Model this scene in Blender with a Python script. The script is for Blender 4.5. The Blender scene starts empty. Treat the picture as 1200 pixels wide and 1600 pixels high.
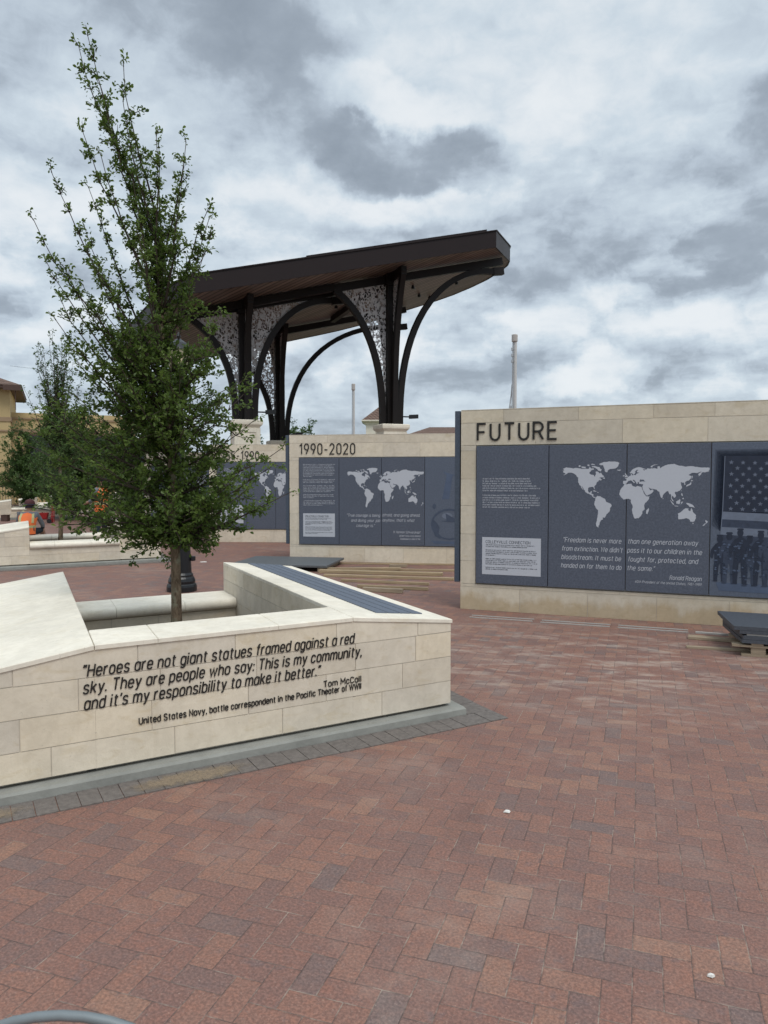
import bpy, bmesh, math, random
from mathutils import Vector, Matrix, noise
R = math.radians
sc = bpy.context.scene
COL = sc.collection
random.seed(7)

# ------------------------------------------------------------------ camera
PITCH = math.atan(54 / 1160)
cam_d = bpy.data.cameras.new('camera')
cam = bpy.data.objects.new('camera', cam_d)
COL.objects.link(cam)
cam.location = (0, 0, 1.65)
cam.rotation_euler = (math.pi / 2 - PITCH, 0, 0)
cam_d.sensor_fit = 'VERTICAL'
cam_d.sensor_height = 36
cam_d.lens = 36 * 1160 / 1600
cam_d.clip_start = 0.05
cam_d.clip_end = 3000
cam_d.dof.use_dof = True
cam_d.dof.focus_distance = 7.0
cam_d.dof.aperture_fstop = 6.5
sc.camera = cam

# ------------------------------------------------------------------ exposure
sc.view_settings.view_transform = 'Standard'
sc.view_settings.look = 'None'
sc.view_settings.gamma = 1
sc.view_settings.exposure = 0.0

# ------------------------------------------------------------------ sun
SUN_EL, SUN_AZ = R(58), R(150)            # azimuth clockwise from +Y
sun_d = bpy.data.lights.new('sun', 'SUN')
sun_d.energy = 1.5
sun_d.angle = R(24)
sun_d.color = (1, .96, .9)
sun = bpy.data.objects.new('sun', sun_d)
COL.objects.link(sun)
sv = Vector((math.sin(SUN_AZ) * math.cos(SUN_EL), math.cos(SUN_AZ) * math.cos(SUN_EL), math.sin(SUN_EL)))
sun.rotation_euler = sv.to_track_quat('Z', 'Y').to_euler()
sun.location = sv * 60


# ------------------------------------------------------------------ node helper
class N:
    def __init__(s, nt):
        s.nt = nt
        nt.nodes.clear()

    def node(s, t, **kw):
        n = s.nt.nodes.new(t)
        for k, v in kw.items():
            setattr(n, k, v)
        return n

    def put(s, sock, v):
        if v is None:
            return
        if isinstance(v, bpy.types.NodeSocket):
            s.nt.links.new(v, sock)
        else:
            if sock.type == 'RGBA' and len(v) == 3:
                v = (*v, 1)
            sock.default_value = v

    def m(s, op, a, b=None, c=None, clamp=False):
        n = s.node('ShaderNodeMath', operation=op, use_clamp=clamp)
        for i, v in enumerate((a, b, c)):
            s.put(n.inputs[i], v)
        return n.outputs[0]

    def mix(s, f, a, b, mode='MIX'):
        n = s.node('ShaderNodeMix', data_type='RGBA', blend_type=mode)
        s.put(n.inputs[0], f); s.put(n.inputs[6], a); s.put(n.inputs[7], b)
        return n.outputs[2]

    def mixf(s, f, a, b):
        n = s.node('ShaderNodeMix', data_type='FLOAT')
        s.put(n.inputs[0], f); s.put(n.inputs[2], a); s.put(n.inputs[3], b)
        return n.outputs[0]

    def step(s, x, a, b, lo=0., hi=1.):
        n = s.node('ShaderNodeMapRange', interpolation_type='SMOOTHSTEP')
        s.put(n.inputs[0], x); s.put(n.inputs[1], a); s.put(n.inputs[2], b)
        s.put(n.inputs[3], lo); s.put(n.inputs[4], hi)
        return n.outputs[0]

    def noise(s, vec, scale, detail=4, rough=.55, dist=0., col=False):
        n = s.node('ShaderNodeTexNoise')
        s.put(n.inputs['Vector'], vec)
        n.inputs['Scale'].default_value = scale
        n.inputs['Detail'].default_value = detail
        n.inputs['Roughness'].default_value = rough
        n.inputs['Distortion'].default_value = dist
        return n.outputs[1 if col else 0]

    def sep(s, v):
        n = s.node('ShaderNodeSeparateXYZ'); s.put(n.inputs[0], v); return n.outputs

    def comb(s, x, y, z=0.):
        n = s.node('ShaderNodeCombineXYZ')
        s.put(n.inputs[0], x); s.put(n.inputs[1], y); s.put(n.inputs[2], z)
        return n.outputs[0]

    def scl(s, v, xyz):
        n = s.node('ShaderNodeVectorMath', operation='MULTIPLY')
        s.put(n.inputs[0], v); n.inputs[1].default_value = xyz
        return n.outputs[0]

    def obj(s):
        return s.node('ShaderNodeTexCoord').outputs['Object']

    def attr(s, name, fac=True):
        n = s.node('ShaderNodeAttribute'); n.attribute_name = name
        return n.outputs['Fac' if fac else 'Color']

    def bump(s, h, strength=.3, dist=.01, normal=None):
        n = s.node('ShaderNodeBump')
        n.inputs['Strength'].default_value = strength
        n.inputs['Distance'].default_value = dist
        s.put(n.inputs['Height'], h); s.put(n.inputs['Normal'], normal)
        return n.outputs[0]

    def out(s, color, rough=.6, normal=None, spec=.4, metal=0., alpha=None, trans=None):
        b = s.node('ShaderNodeBsdfPrincipled')
        s.put(b.inputs['Base Color'], color); s.put(b.inputs['Roughness'], rough)
        s.put(b.inputs['Normal'], normal); s.put(b.inputs['Specular IOR Level'], spec)
        s.put(b.inputs['Metallic'], metal); s.put(b.inputs['Alpha'], alpha)
        sh = b.outputs[0]
        if trans is not None:
            t = s.node('ShaderNodeBsdfTranslucent'); s.put(t.inputs[0], trans)
            mx = s.node('ShaderNodeMixShader'); mx.inputs[0].default_value = .35
            s.nt.links.new(sh, mx.inputs[1]); s.nt.links.new(t.outputs[0], mx.inputs[2])
            sh = mx.outputs[0]
        o = s.node('ShaderNodeOutputMaterial')
        s.nt.links.new(sh, o.inputs[0])


# ------------------------------------------------------------------ world: overcast sky with broken cloud
w = bpy.data.worlds.new('World')
sc.world = w
w.use_nodes = True
n = N(w.node_tree)
d = n.node('ShaderNodeTexCoord').outputs['Generated']
x, y, z = n.sep(d)
sky = n.node('ShaderNodeTexSky', sky_type='NISHITA')
sky.sun_disc = False
sky.sun_elevation = SUN_EL
sky.sun_rotation = SUN_AZ
skyc = n.scl(sky.outputs[0], (.1, .1, .1))
zc = n.m('ADD', n.m('MAXIMUM', z, 0.), .22)
pl = n.comb(n.m('DIVIDE', x, zc), n.m('DIVIDE', y, zc), 0.)
az = n.m('ARCTAN2', x, y)
el = n.m('ARCSINE', z)
warp = n.noise(d, 7., 6, .6, 0., True)
wx, wy, wz = n.sep(warp)
ax = n.m('ADD', az, n.m('MULTIPLY', n.m('SUBTRACT', wx, .5), .16))
ey = n.m('ADD', el, n.m('MULTIPLY', n.m('SUBTRACT', wy, .5), .11))
f1 = n.noise(pl, 1.15, 7, .55, .2)
f2 = n.noise(pl, 3.2, 7, .56, .1)
f3 = n.noise(n.comb(n.m('MULTIPLY', az, 1.0), n.m('MULTIPLY', el, 1.7), 0.), 11., 7, .58, 0.)
base = n.m('ADD', n.m('MULTIPLY', n.m('SUBTRACT', f1, .5), 1.2), n.m('MULTIPLY', n.m('SUBTRACT', f2, .5), .75))
base = n.m('MULTIPLY', base, .95)
base = n.m('ADD', base, n.m('MULTIPLY', n.m('SUBTRACT', f3, .5), .55))
f4 = n.noise(n.comb(n.m('MULTIPLY', az, 1.0), n.m('MULTIPLY', el, 1.5), 3.), 17., 8, .6, .6)
base = n.m('ADD', base, n.m('MULTIPLY', n.m('SUBTRACT', n.step(f4, .36, .66), .5), .12))
BLOBS = [  # azimuth, elevation, radius across, radius up, tilt, strength (minus = darker cloud)
    (-.26, .57, .22, .09, -.35, -.36), (-.13, .49, .14, .07, -.6, -.30), (-.48, .50, .16, .08, 0, -.24),
    (-.17, .40, .05, .05, -.6, -.25),
    (.03, .40, .145, .040, -.08, -.54), (.0, .462, .12, .026, -.2, .36), (.02, .340, .17, .024, 0, .32),
    (.36, .27, .20, .045, .05, -.36), (.14, .235, .10, .03, .05, -.24), (.47, .40, .05, .05, 0, -.35), (.46, .50, .10, .04, 0, -.2),
    (-.43, .20, .16, .05, .1, -.18), (-.06, .165, .09, .03, .05, -.2), (.12, .14, .10, .022, 0, -.2), (.42, .14, .13, .035, .05, -.18),
    (-.13, .30, .16, .07, -.3, .26), (.20, .42, .09, .05, .3, .25), (.30, .50, .22, .06, 0, .2), (-.42, .36, .12, .07, 0, .16),
    (.285, .128, .08, .026, .2, .6), (.27, .19, .13, .022, .05, .22), (.05, .20, .09, .03, .6, .25), (-.07, .225, .06, .02, 0, .2),
    (.40, .20, .14, .02, .05, .18),
]
acc = base
for (ba, be, ra, re, tl, st) in BLOBS:
    da = n.m('SUBTRACT', ax, ba); de = n.m('SUBTRACT', ey, be)
    c, s = math.cos(tl), math.sin(tl)
    px = n.m('MULTIPLY_ADD', da, c / ra, n.m('MULTIPLY', de, s / ra))
    py = n.m('MULTIPLY_ADD', da, -s / re, n.m('MULTIPLY', de, c / re))
    rr = n.m('ADD', n.m('MULTIPLY', px, px), n.m('MULTIPLY', py, py))
    acc = n.m('ADD', acc, n.m('MULTIPLY', n.step(rr, 1.5, .15), st))
# heaped cloud: lit on the upper side, grey underneath
def heap(up_):
    return n.step(n.noise(n.comb(n.m('MULTIPLY', ax, 1.0), n.m('MULTIPLY', n.m('ADD', el, up_), 1.75), 7.3), 5.2, 9, .57), .40, .62)
h0, h1 = heap(0.), heap(.035)
rim = n.m('SUBTRACT', h0, h1)
wgt = n.step(z, .48, .26, .15, 1.)
acc = n.m('ADD', acc, n.m('MULTIPLY', wgt, n.m('ADD', n.m('MULTIPLY', rim, .36), n.m('MULTIPLY', n.m('SUBTRACT', .42, h1), .17))))
t = n.step(acc, -1.0, .56)
ramp = n.node('ShaderNodeValToRGB')
cr = ramp.color_ramp
cr.elements[0].position = 0; cr.elements[0].color = (.28, .33, .39, 1)
cr.elements[1].position = 1; cr.elements[1].color = (.86, .90, .93, 1)
for p, cc in ((.3, (.37, .43, .50, 1)), (.52, (.52, .60, .685, 1)), (.74, (.645, .735, .81, 1))):
    e = cr.elements.new(p); e.color = cc
n.put(ramp.inputs[0], t)
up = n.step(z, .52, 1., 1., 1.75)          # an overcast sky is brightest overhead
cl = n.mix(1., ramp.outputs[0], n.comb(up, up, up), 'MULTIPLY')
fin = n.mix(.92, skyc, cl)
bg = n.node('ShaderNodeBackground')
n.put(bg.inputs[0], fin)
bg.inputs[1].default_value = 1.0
wo = n.node('ShaderNodeOutputWorld')
w.node_tree.links.new(bg.outputs[0], wo.inputs[0])


# ------------------------------------------------------------------ materials
def mat(name):
    m = bpy.data.materials.new(name)
    m.use_nodes = True
    return m, N(m.node_tree)


def m_plain(name, c, rough=.5, metal=0., var=.15, scale=9., bump=0., spec=.4):
    m, n = mat(name)
    o = n.obj()
    f = n.noise(o, scale, 5, .6)
    col = n.mix(f, tuple(v * (1 - var) for v in c), tuple(v * (1 + var) for v in c))
    nb = n.bump(n.noise(o, scale * 6, 4), bump, .01) if bump else None
    n.out(col, n.mixf(f, rough * .85, min(1, rough * 1.15)), nb, spec, metal)
    return m


def m_stone(name, c, stain=.5, tone=True, dampness=0.):
    m, n = mat(name)
    o = n.obj()
    big = n.noise(o, 1.6, 5, .6, .4)
    mid = n.noise(n.scl(o, (1, 1, 2.2)), 6., 6, .62, .8)
    fine = n.noise(o, 90., 3, .6)
    strk = n.noise(n.scl(o, (7., 7., .55)), 1.6, 5, .65)
    col = n.mix(n.step(big, .35, .65), tuple(v * .92 for v in c), tuple(v * 1.05 for v in c))
    col = n.mix(n.m('MULTIPLY', n.step(mid, .52, .72), stain), col, (c[0] * .80, c[1] * .73, c[2] * .58))
    pit = n.noise(o, 38., 4, .65)
    col = n.mix(n.m('MULTIPLY', n.step(strk, .52, .70), stain * .55), col, n.mix(1., col, (.80, .77, .72), 'MULTIPLY'))
    blt = n.noise(o, 13., 5, .7, .5)
    col = n.mix(n.step(blt, .35, .65), n.mix(1., col, (.955, .95, .94), 'MULTIPLY'), n.mix(1., col, (1.04, 1.04, 1.04), 'MULTIPLY'))
    col = n.mix(n.m('MULTIPLY', n.step(pit, .63, .71), .45), col, tuple(v * .62 for v in c))
    if tone:
        tn = n.attr('tone')
        warm = n.mix(n.step(tn, 0., 1.), (.93, .925, .92), (1.05, 1.04, 1.01))
        col = n.mix(1., col, warm, 'MULTIPLY')
        hue = n.attr('hue')
        col = n.mix(n.m('MULTIPLY', hue, .32), col, n.mix(1., col, (1.0, .91, .74), 'MULTIPLY'))
    if dampness:
        zz = n.sep(o)[2]
        edge = n.m('ADD', zz, n.m('MULTIPLY', n.m('SUBTRACT', n.noise(n.scl(o, (1, 1, .4)), 2.2, 5, .65), .5), .62))
        dmp = n.step(edge, .23, .10)
        col = n.mix(n.m('MULTIPLY', dmp, dampness), col, n.mix(1., col, (.72, .60, .42), 'MULTIPLY'))
    h = n.m('ADD', n.m('MULTIPLY', fine, .4), n.m('MULTIPLY', pit, .6))
    n.out(col, .82, n.bump(h, .35, .006), .25)
    return m


def m_brick():
    m, n = mat('herringbone_brick')
    o = n.obj()
    X, Y, Z = n.sep(o)
    wob = n.noise(o, 9., 3, .6, 0., True)
    a, b, c_ = n.sep(wob)
    x = n.m('MULTIPLY', n.m('ADD', X, n.m('MULTIPLY', n.m('SUBTRACT', a, .5),   .006)), 10.5)
    y = n.m('MULTIPLY', n.m('ADD', Y, n.m('MULTIPLY', n.m('SUBTRACT', b, .5), .006)), 10.5)
    i = n.m('FLOOR', x); j = n.m('FLOOR', y)
    fu = n.m('SUBTRACT', x, i); fv = n.m('SUBTRACT', y, j)
    md = n.m('FLOORED_MODULO', n.m('SUBTRACT', i, j), 4.)
    is1 = n.m('COMPARE', md, 1., .1); is2 = n.m('COMPARE', md, 2., .1)
    V = n.m('GREATER_THAN', md, 1.5)
    along = n.mixf(V, n.m('ADD', fu, is1), n.m('ADD', fv, is2))
    across = n.mixf(V, fv, fu)
    idx = n.m('SUBTRACT', i, is1); idy = n.m('SUBTRACT', j, is2)
    edge = n.m('MINIMUM', n.m('MINIMUM', along, n.m('SUBTRACT', 2., along)), n.m('MINIMUM', across, n.m('SUBTRACT', 1., across)))
    chip = n.noise(o, 70., 3, .7)
    edge = n.m('ADD', edge, n.m('MULTIPLY', n.m('SUBTRACT', chip, .5), .045))
    wn = n.node('ShaderNodeTexWhiteNoise', noise_dimensions='3D')
    n.put(wn.inputs[0], n.comb(idx, idy, V))
    r1, r2, r3 = n.sep(wn.outputs[1])
    ramp = n.node('ShaderNodeValToRGB')
    cr = ramp.color_ramp
    cr.elements[0].position = 0; cr.elements[0].color = (.140, .090, .084, 1)
    cr.elements[1].position = 1; cr.elements[1].color = (.215, .112, .083, 1)
    for p, cc in ((.07, (.150, .084, .074, 1)), (.25, (.165, .084, .070, 1)), (.6, (.178, .087, .070, 1)), (.9, (.198, .097, .074, 1))):
        e = cr.elements.new(p); e.color = cc
    n.put(ramp.inputs[0], r1)
    col = ramp.outputs[0]
    # mottling inside each brick, speckles of grit
    sh = n.comb(n.m('ADD', X, n.m('MULTIPLY', r2, 37.)), n.m('ADD', Y, n.m('MULTIPLY', r3, 37.)), Z)
    mot = n.noise(sh, 22., 5, .65, .6)
    col = n.mix(n.m('MULTIPLY', n.step(mot, .40, .68), .5), col, n.mix(1., col, (1.3, 1.12, 1.0), 'MULTIPLY'))
    col = n.mix(n.m('MULTIPLY', n.step(n.noise(sh, 12., 4, .6), .55, .7), .45), col, (.12, .085, .088))
    spk = n.noise(o, 150., 3, .65)
    col = n.mix(n.m('MULTIPLY', n.step(spk, .60, .72), .55), col, (.42, .32, .27))
    col = n.mix(n.m('MULTIPLY', n.step(spk, .40, .28), .5), col, (.07, .045, .04))
    grit = n.noise(o, 95., 4, .7)
    col = n.mix(n.step(grit, .36, .66), n.mix(1., col, (.70, .69, .69), 'MULTIPLY'), n.mix(1., col, (1.26, 1.23, 1.20), 'MULTIPLY'))
    # dusty sand left in drifts
    dz = n.noise(n.scl(o, (1, 1.4, 1)), .55, 6, .6, .8)
    dz2 = n.noise(o, 3.4, 6, .7, .6)
    dust = n.m('MULTIPLY', n.step(n.m('ADD', n.m('MULTIPLY', dz, .6), n.m('MULTIPLY', dz2, .4)),   .48, .72), .30)
    col = n.mix(dust, col, (.36, .275, .235))
    # scuffed, dusty working area in front of the FUTURE wall
    vx = n.node('ShaderNodeVectorMath', operation='DISTANCE')
    n.put(vx.inputs[0], n.scl(o, (1, 1.35, 1))); vx.inputs[1].default_value = (-.35, 6.9 * 1.35, 0)
    wk = n.m('MULTIPLY', n.step(vx.outputs['Value'], 3.4, .6), n.step(n.noise(n.scl(o, (.8, 2.2, 1)), 2.8, 7, .72, .5), .47, .66))
    col = n.mix(n.m('MULTIPLY', wk, .55), col, (.40, .31, .265))
    st = n.step(n.noise(o, .9, 5, .6, 1.2), .60, .74)
    col = n.mix(n.m('MULTIPLY', st, .35), col, n.mix(1., col, (.62, .58, .58), 'MULTIPLY'))
    jn = n.step(n.m('ADD', edge, 0.), .026, .008)
    jc = n.mix(n.step(n.noise(o, 7., 6, .7), .44, .66), (.055, .036, .032), (.30, .23, .19))
    col = n.mix(n.m('MULTIPLY', jn, .85), col, jc)
    col = n.mix(1., col, (1.19, 1.27, 1.23), 'MULTIPLY')
    h = n.m('ADD', n.step(edge, .0, .07), n.m('MULTIPLY', n.noise(o, 150., 4, .6), .22))
    h = n.m('ADD', h, n.m('MULTIPLY', r3, .5))
    n.out(col, n.mixf(mot, .55, .8), n.bump(h, .5, .004), .55)
    return m


def m_slate(name, c, var=.22, rough=.55):
    m, n = mat(name)
    o = n.obj()
    f = n.noise(o, 2.6, 5, .6)
    g = n.noise(o, 46., 4, .7)
    k = n.noise(o, 190., 2, .6)
    col = n.mix(f, tuple(v * (1 - var * .6) for v in c), tuple(v * (1 + var * .6) for v in c))
    col = n.mix(n.step(g, .35, .7), tuple(v * (1 - var) for v in c), col)
    col = n.mix(n.m('MULTIPLY', n.step(k, .62, .75), .55), col, tuple(min(1, v * 1.8) for v in c))
    n.out(col, rough, n.bump(g, .12, .003), .35)
    return m


def m_screen():
    m, n = mat('perforated_metal')
    o = n.obj()
    warp = n.noise(o, 7., 2, .5, 0., True)
    vm = n.node('ShaderNodeVectorMath', operation='MULTIPLY_ADD')
    n.put(vm.inputs[0], warp); vm.inputs[1].default_value = (.12, .12, .12); n.put(vm.inputs[2], n.scl(o, (1, 1, .72)))
    def leafcut(sc_, keep):
        e = n.node('ShaderNodeTexVoronoi'); e.feature = 'DISTANCE_TO_EDGE'
        f = n.node('ShaderNodeTexVoronoi'); f.feature = 'F1'
        for q in (e, f):
            n.put(q.inputs['Vector'], vm.outputs[0]); q.inputs['Scale'].default_value = sc_
        r_ = n.sep(f.outputs['Color'])[0]
        return n.m('MULTIPLY', n.step(e.outputs['Distance'], .085, .10), n.m('GREATER_THAN', r_, keep))
    hole = n.m('MAXIMUM', leafcut(15., .40), leafcut(26., .66))
    alpha = n.m('SUBTRACT', 1., hole)
    n.out((.46, .45, .46), .5, None, .4, 0., alpha)
    return m


def m_wood(name, c, axis=0, scale=1.):
    m, n = mat(name)
    o = n.obj()
    st = [26., 26., 26.]; st[axis] = 1.6
    g = n.noise(n.scl(o, tuple(st)), scale, 6, .65, .7)
    col = n.mix(n.step(g, .3, .7), tuple(v * .66 for v in c), tuple(v * 1.2 for v in c))
    n.out(col, .72, n.bump(g, .2, .004), .3)
    return m


def m_soffit():
    m, n = mat('soffit_planks')
    o = n.obj()
    x, y, z = n.sep(o)
    q = n.m('MULTIPLY', n.m('ADD', n.m('MULTIPLY', x, .70), n.m('MULTIPLY', y, .714)), 4.4)
    fr = n.m('FRACT', q)
    wn = n.node('ShaderNodeTexWhiteNoise', noise_dimensions='1D')
    n.put(wn.inputs['W'], n.m('FLOOR', q))
    gr = n.noise(n.scl(o, (3, 3, 3)), 3., 5, .6)
    col = n.mix(wn.outputs[0], (.10, .07, .055), (.22, .165, .13))
    col = n.mix(n.m('MULTIPLY', gr, .6), col, (.19, .155, .13))
    gap = n.m('ADD', n.step(fr, .26, .10), n.step(fr, .84, .95))
    col = n.mix(gap, col, (.018, .012, .01))
    n.out(col, .5, n.bump(n.m('SUBTRACT', 1., gap), .5, .01), .4)
    return m


def m_leaf(name, a, b):
    m, n = mat(name)
    r = n.attr('tone')
    col = n.mix(r, a, b)
    n.out(col, .5, None, .35, 0., None, n.mix(r, tuple(v * 1.6 for v in a), tuple(v * 1.6 for v in b)))
    return m


def m_alpha(name, c, a):
    m, n = mat(name)
    o = n.obj()
    n.out(c, .7, None, .3, 0., n.mixf(n.noise(o, 30., 4, .6), a * .6, a * 1.4))
    return m


def m_bark():
    m, n = mat('bark')
    o = n.obj()
    g = n.noise(n.scl(o, (1, 1, .35)), 30., 6, .7, .6)
    l = n.noise(o, 11., 5, .6)
    col = n.mix(n.step(g, .35, .68), (.095, .066, .043), (.24, .178, .12))
    col = n.mix(n.m('MULTIPLY', n.step(l, .5, .66), .7), col, (.27, .27, .19))
    n.out(col, .9, n.bump(g, .6, .01), .2)
    return m


def m_tiles():
    m, n = mat('clay_roof_tiles')
    o = n.obj()
    x, y, z = n.sep(o)
    r = n.m('SINE', n.m('MULTIPLY', n.m('ADD', x, y), 21.))
    s = n.m('FRACT', n.m('MULTIPLY', z, 5.5))
    f = n.noise(o, 3.5, 4, .7)
    col = n.mix(f, (.11, .068, .052), (.27, .185, .15))
    col = n.mix(n.step(s, .22, .05), col, (.05, .03, .025))
    n.out(col, .8, n.bump(r, .8, .05), .2)
    return m


M = dict(
    brick=m_brick(),
    stone=m_stone('limestone', (.70, .635, .53), .42),
    stonewall=m_stone('limestone_stained', (.63, .575, .475), .36, True, .62),
    cap=m_stone('limestone_cap', (.81, .75, .635), .25, False),
    mortar=m_plain('mortar', (.52, .47, .39), .9),
    mortard=m_plain('mortar_joint', (.55, .50, .42), .9),
    concrete=m_plain('concrete', (.27, .27, .245), .85, 0, .35, 7., .3),
    paver=m_plain('granite_paver', (.16, .14, .126), .8, 0, .6, 34., .3),
    slate=m_slate('blue_slate', (.114, .132, .174), .3),
    slatelight=m_slate('blue_slate_etched', (.120, .145, .195)),
    slatebench=m_slate('bench_slate', (.135, .16, .205), .15),
    slatestack=m_slate('stacked_slate', (.08, .09, .108), .25),
    slatepale=m_slate('grey_slate', (.12, .13, .138), .2),
    slateedge=m_slate('slate_edge', (.085, .108, .145), .3),
    etch=m_plain('pale_etching', (.50, .525, .575), .7, 0, .06, 40.),
    etchmid=m_plain('grey_etching', (.15, .178, .235), .7, 0, .3, 16.), etchstar=m_plain('star_etching', (.13, .155, .21), .7, 0, .4, 20.), etchsoft=m_alpha('soft_dusk', (.02, .03, .055), .26), etchveil=m_alpha('camouflage_etching', (.045, .062, .10), .6),
    etchrelic=m_plain('faint_etching', (.062, .082, .125), .7, 0, .4, 12.), etchdark=m_plain('dark_etching', (.022, .030, .052), .7, 0, .5, 22.),
    etchdusk=m_plain('dusky_etching', (.042, .056, .09), .7, 0, .6, 22.),
    etchshade=m_plain('soft_etching', (.085, .115, .18), .7, 0, .35, 6.),
    letter=m_plain('dark_bronze_letters', (.022, .02, .018), .45, 0, .2),
    bronze=m_plain('dark_bronze_steel', (.009, .0065, .006), .5, 0, .25, 3., 0, .25),
    fascia=m_plain('fascia_metal', (.017, .0105, .011), .5, 0, .15, 2., 0, .22),
    soffit=m_soffit(), screen=m_screen(),
    black=m_plain('black_iron', (.012, .013, .015), .32, 0, .2),
    lamp=m_plain('lamp_glass', (.62, .55, .36), .3, 0, .1),
    galv=m_plain('galvanised_steel', (.42, .44, .46), .4, .3, .15),
    hoop=m_plain('dull_steel', (.20, .225, .235), .55, .2, .2),
    pole=m_plain('pale_pole_paint', (.58, .58, .57), .5, 0, .08),
    polebox=m_plain('pole_box_paint', (.47, .44, .41), .6, 0, .1),
    lumber=m_wood('lumber', (.38, .29, .18), 0),
    oldwood=m_wood('pallet_wood', (.34, .27, .19), 0),
    white=m_plain('white_strip', (.44, .43, .40), .5, 0, .1),
    stucco=m_plain('yellow_stucco', (.50, .385, .20), .9, 0, .08, 2.),
    stuccotrim=m_plain('stucco_trim', (.33, .235, .15), .9, 0, .1, 2.),
    browntrim=m_plain('brown_eaves', (.085, .05, .04), .7),
    window=m_plain('dark_window', (.02, .022, .025), .12, 0, .2),
    tile=m_tiles(),
    leaf=m_leaf('oak_leaf', (.034, .070, .012), (.145, .210, .045)),
    leafdark=m_leaf('tree_leaf', (.030, .064, .018), (.10, .165, .045)),
    bark=m_bark(), twig=m_plain('twig_bark', (.05, .038, .028), .9, 0, .3, 20.),
    soil=m_plain('soil', (.07, .05, .035), .95, 0, .4, 20., .5),
    grass=m_plain('lawn', (.06, .085, .03), .95, 0, .35, 1.5),
    orange=m_plain('hi_vis_orange', (.80, .17, .045), .7, 0, .12, 14.),
    lime=m_plain('reflective_strip', (.46, .43, .20), .5, 0, .15),
    cloth=m_plain('grey_shirt', (.16, .17, .19), .9), pants=m_plain('dark_trousers', (.02, .03, .04), .9),
    skin=m_plain('skin', (.36, .20, .135), .6), hat=m_plain('dark_cap', (.025, .025, .04), .8),
    hatred=m_plain('maroon_cap_crown', (.09, .03, .03), .8), red=m_plain('red_paint', (.34, .02, .02), .45),
    fence=m_plain('fence_paint', (.06, .05, .045), .6), paper=m_plain('paper_scrap', (.75, .73, .68), .8),
)


# ------------------------------------------------------------------ object helpers
def link(name, data, parent=None):
    o = bpy.data.objects.new(name, data)
    COL.objects.link(o)
    if parent is not None:
        o.parent = parent
    return o


def tag(o, label=None, cat=None, group=None, kind=None):
    if label: o['label'] = label
    if cat: o['category'] = cat
    if group: o['group'] = group
    if kind: o['kind'] = kind
    return o


def thing(name, label, cat, loc=(0, 0, 0), rz=0., group=None):
    o = link(name, None)
    o.location = loc
    o.rotation_euler = (0, 0, rz)
    return tag(o, label, cat, group)


def copy_tree(o, parent=None):
    c = o.copy()
    COL.objects.link(c)
    if parent is not None:
        c.parent = parent
    for ch in [k for k in COL.objects if k.parent == o]:
        copy_tree(ch, c)
    return c


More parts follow.
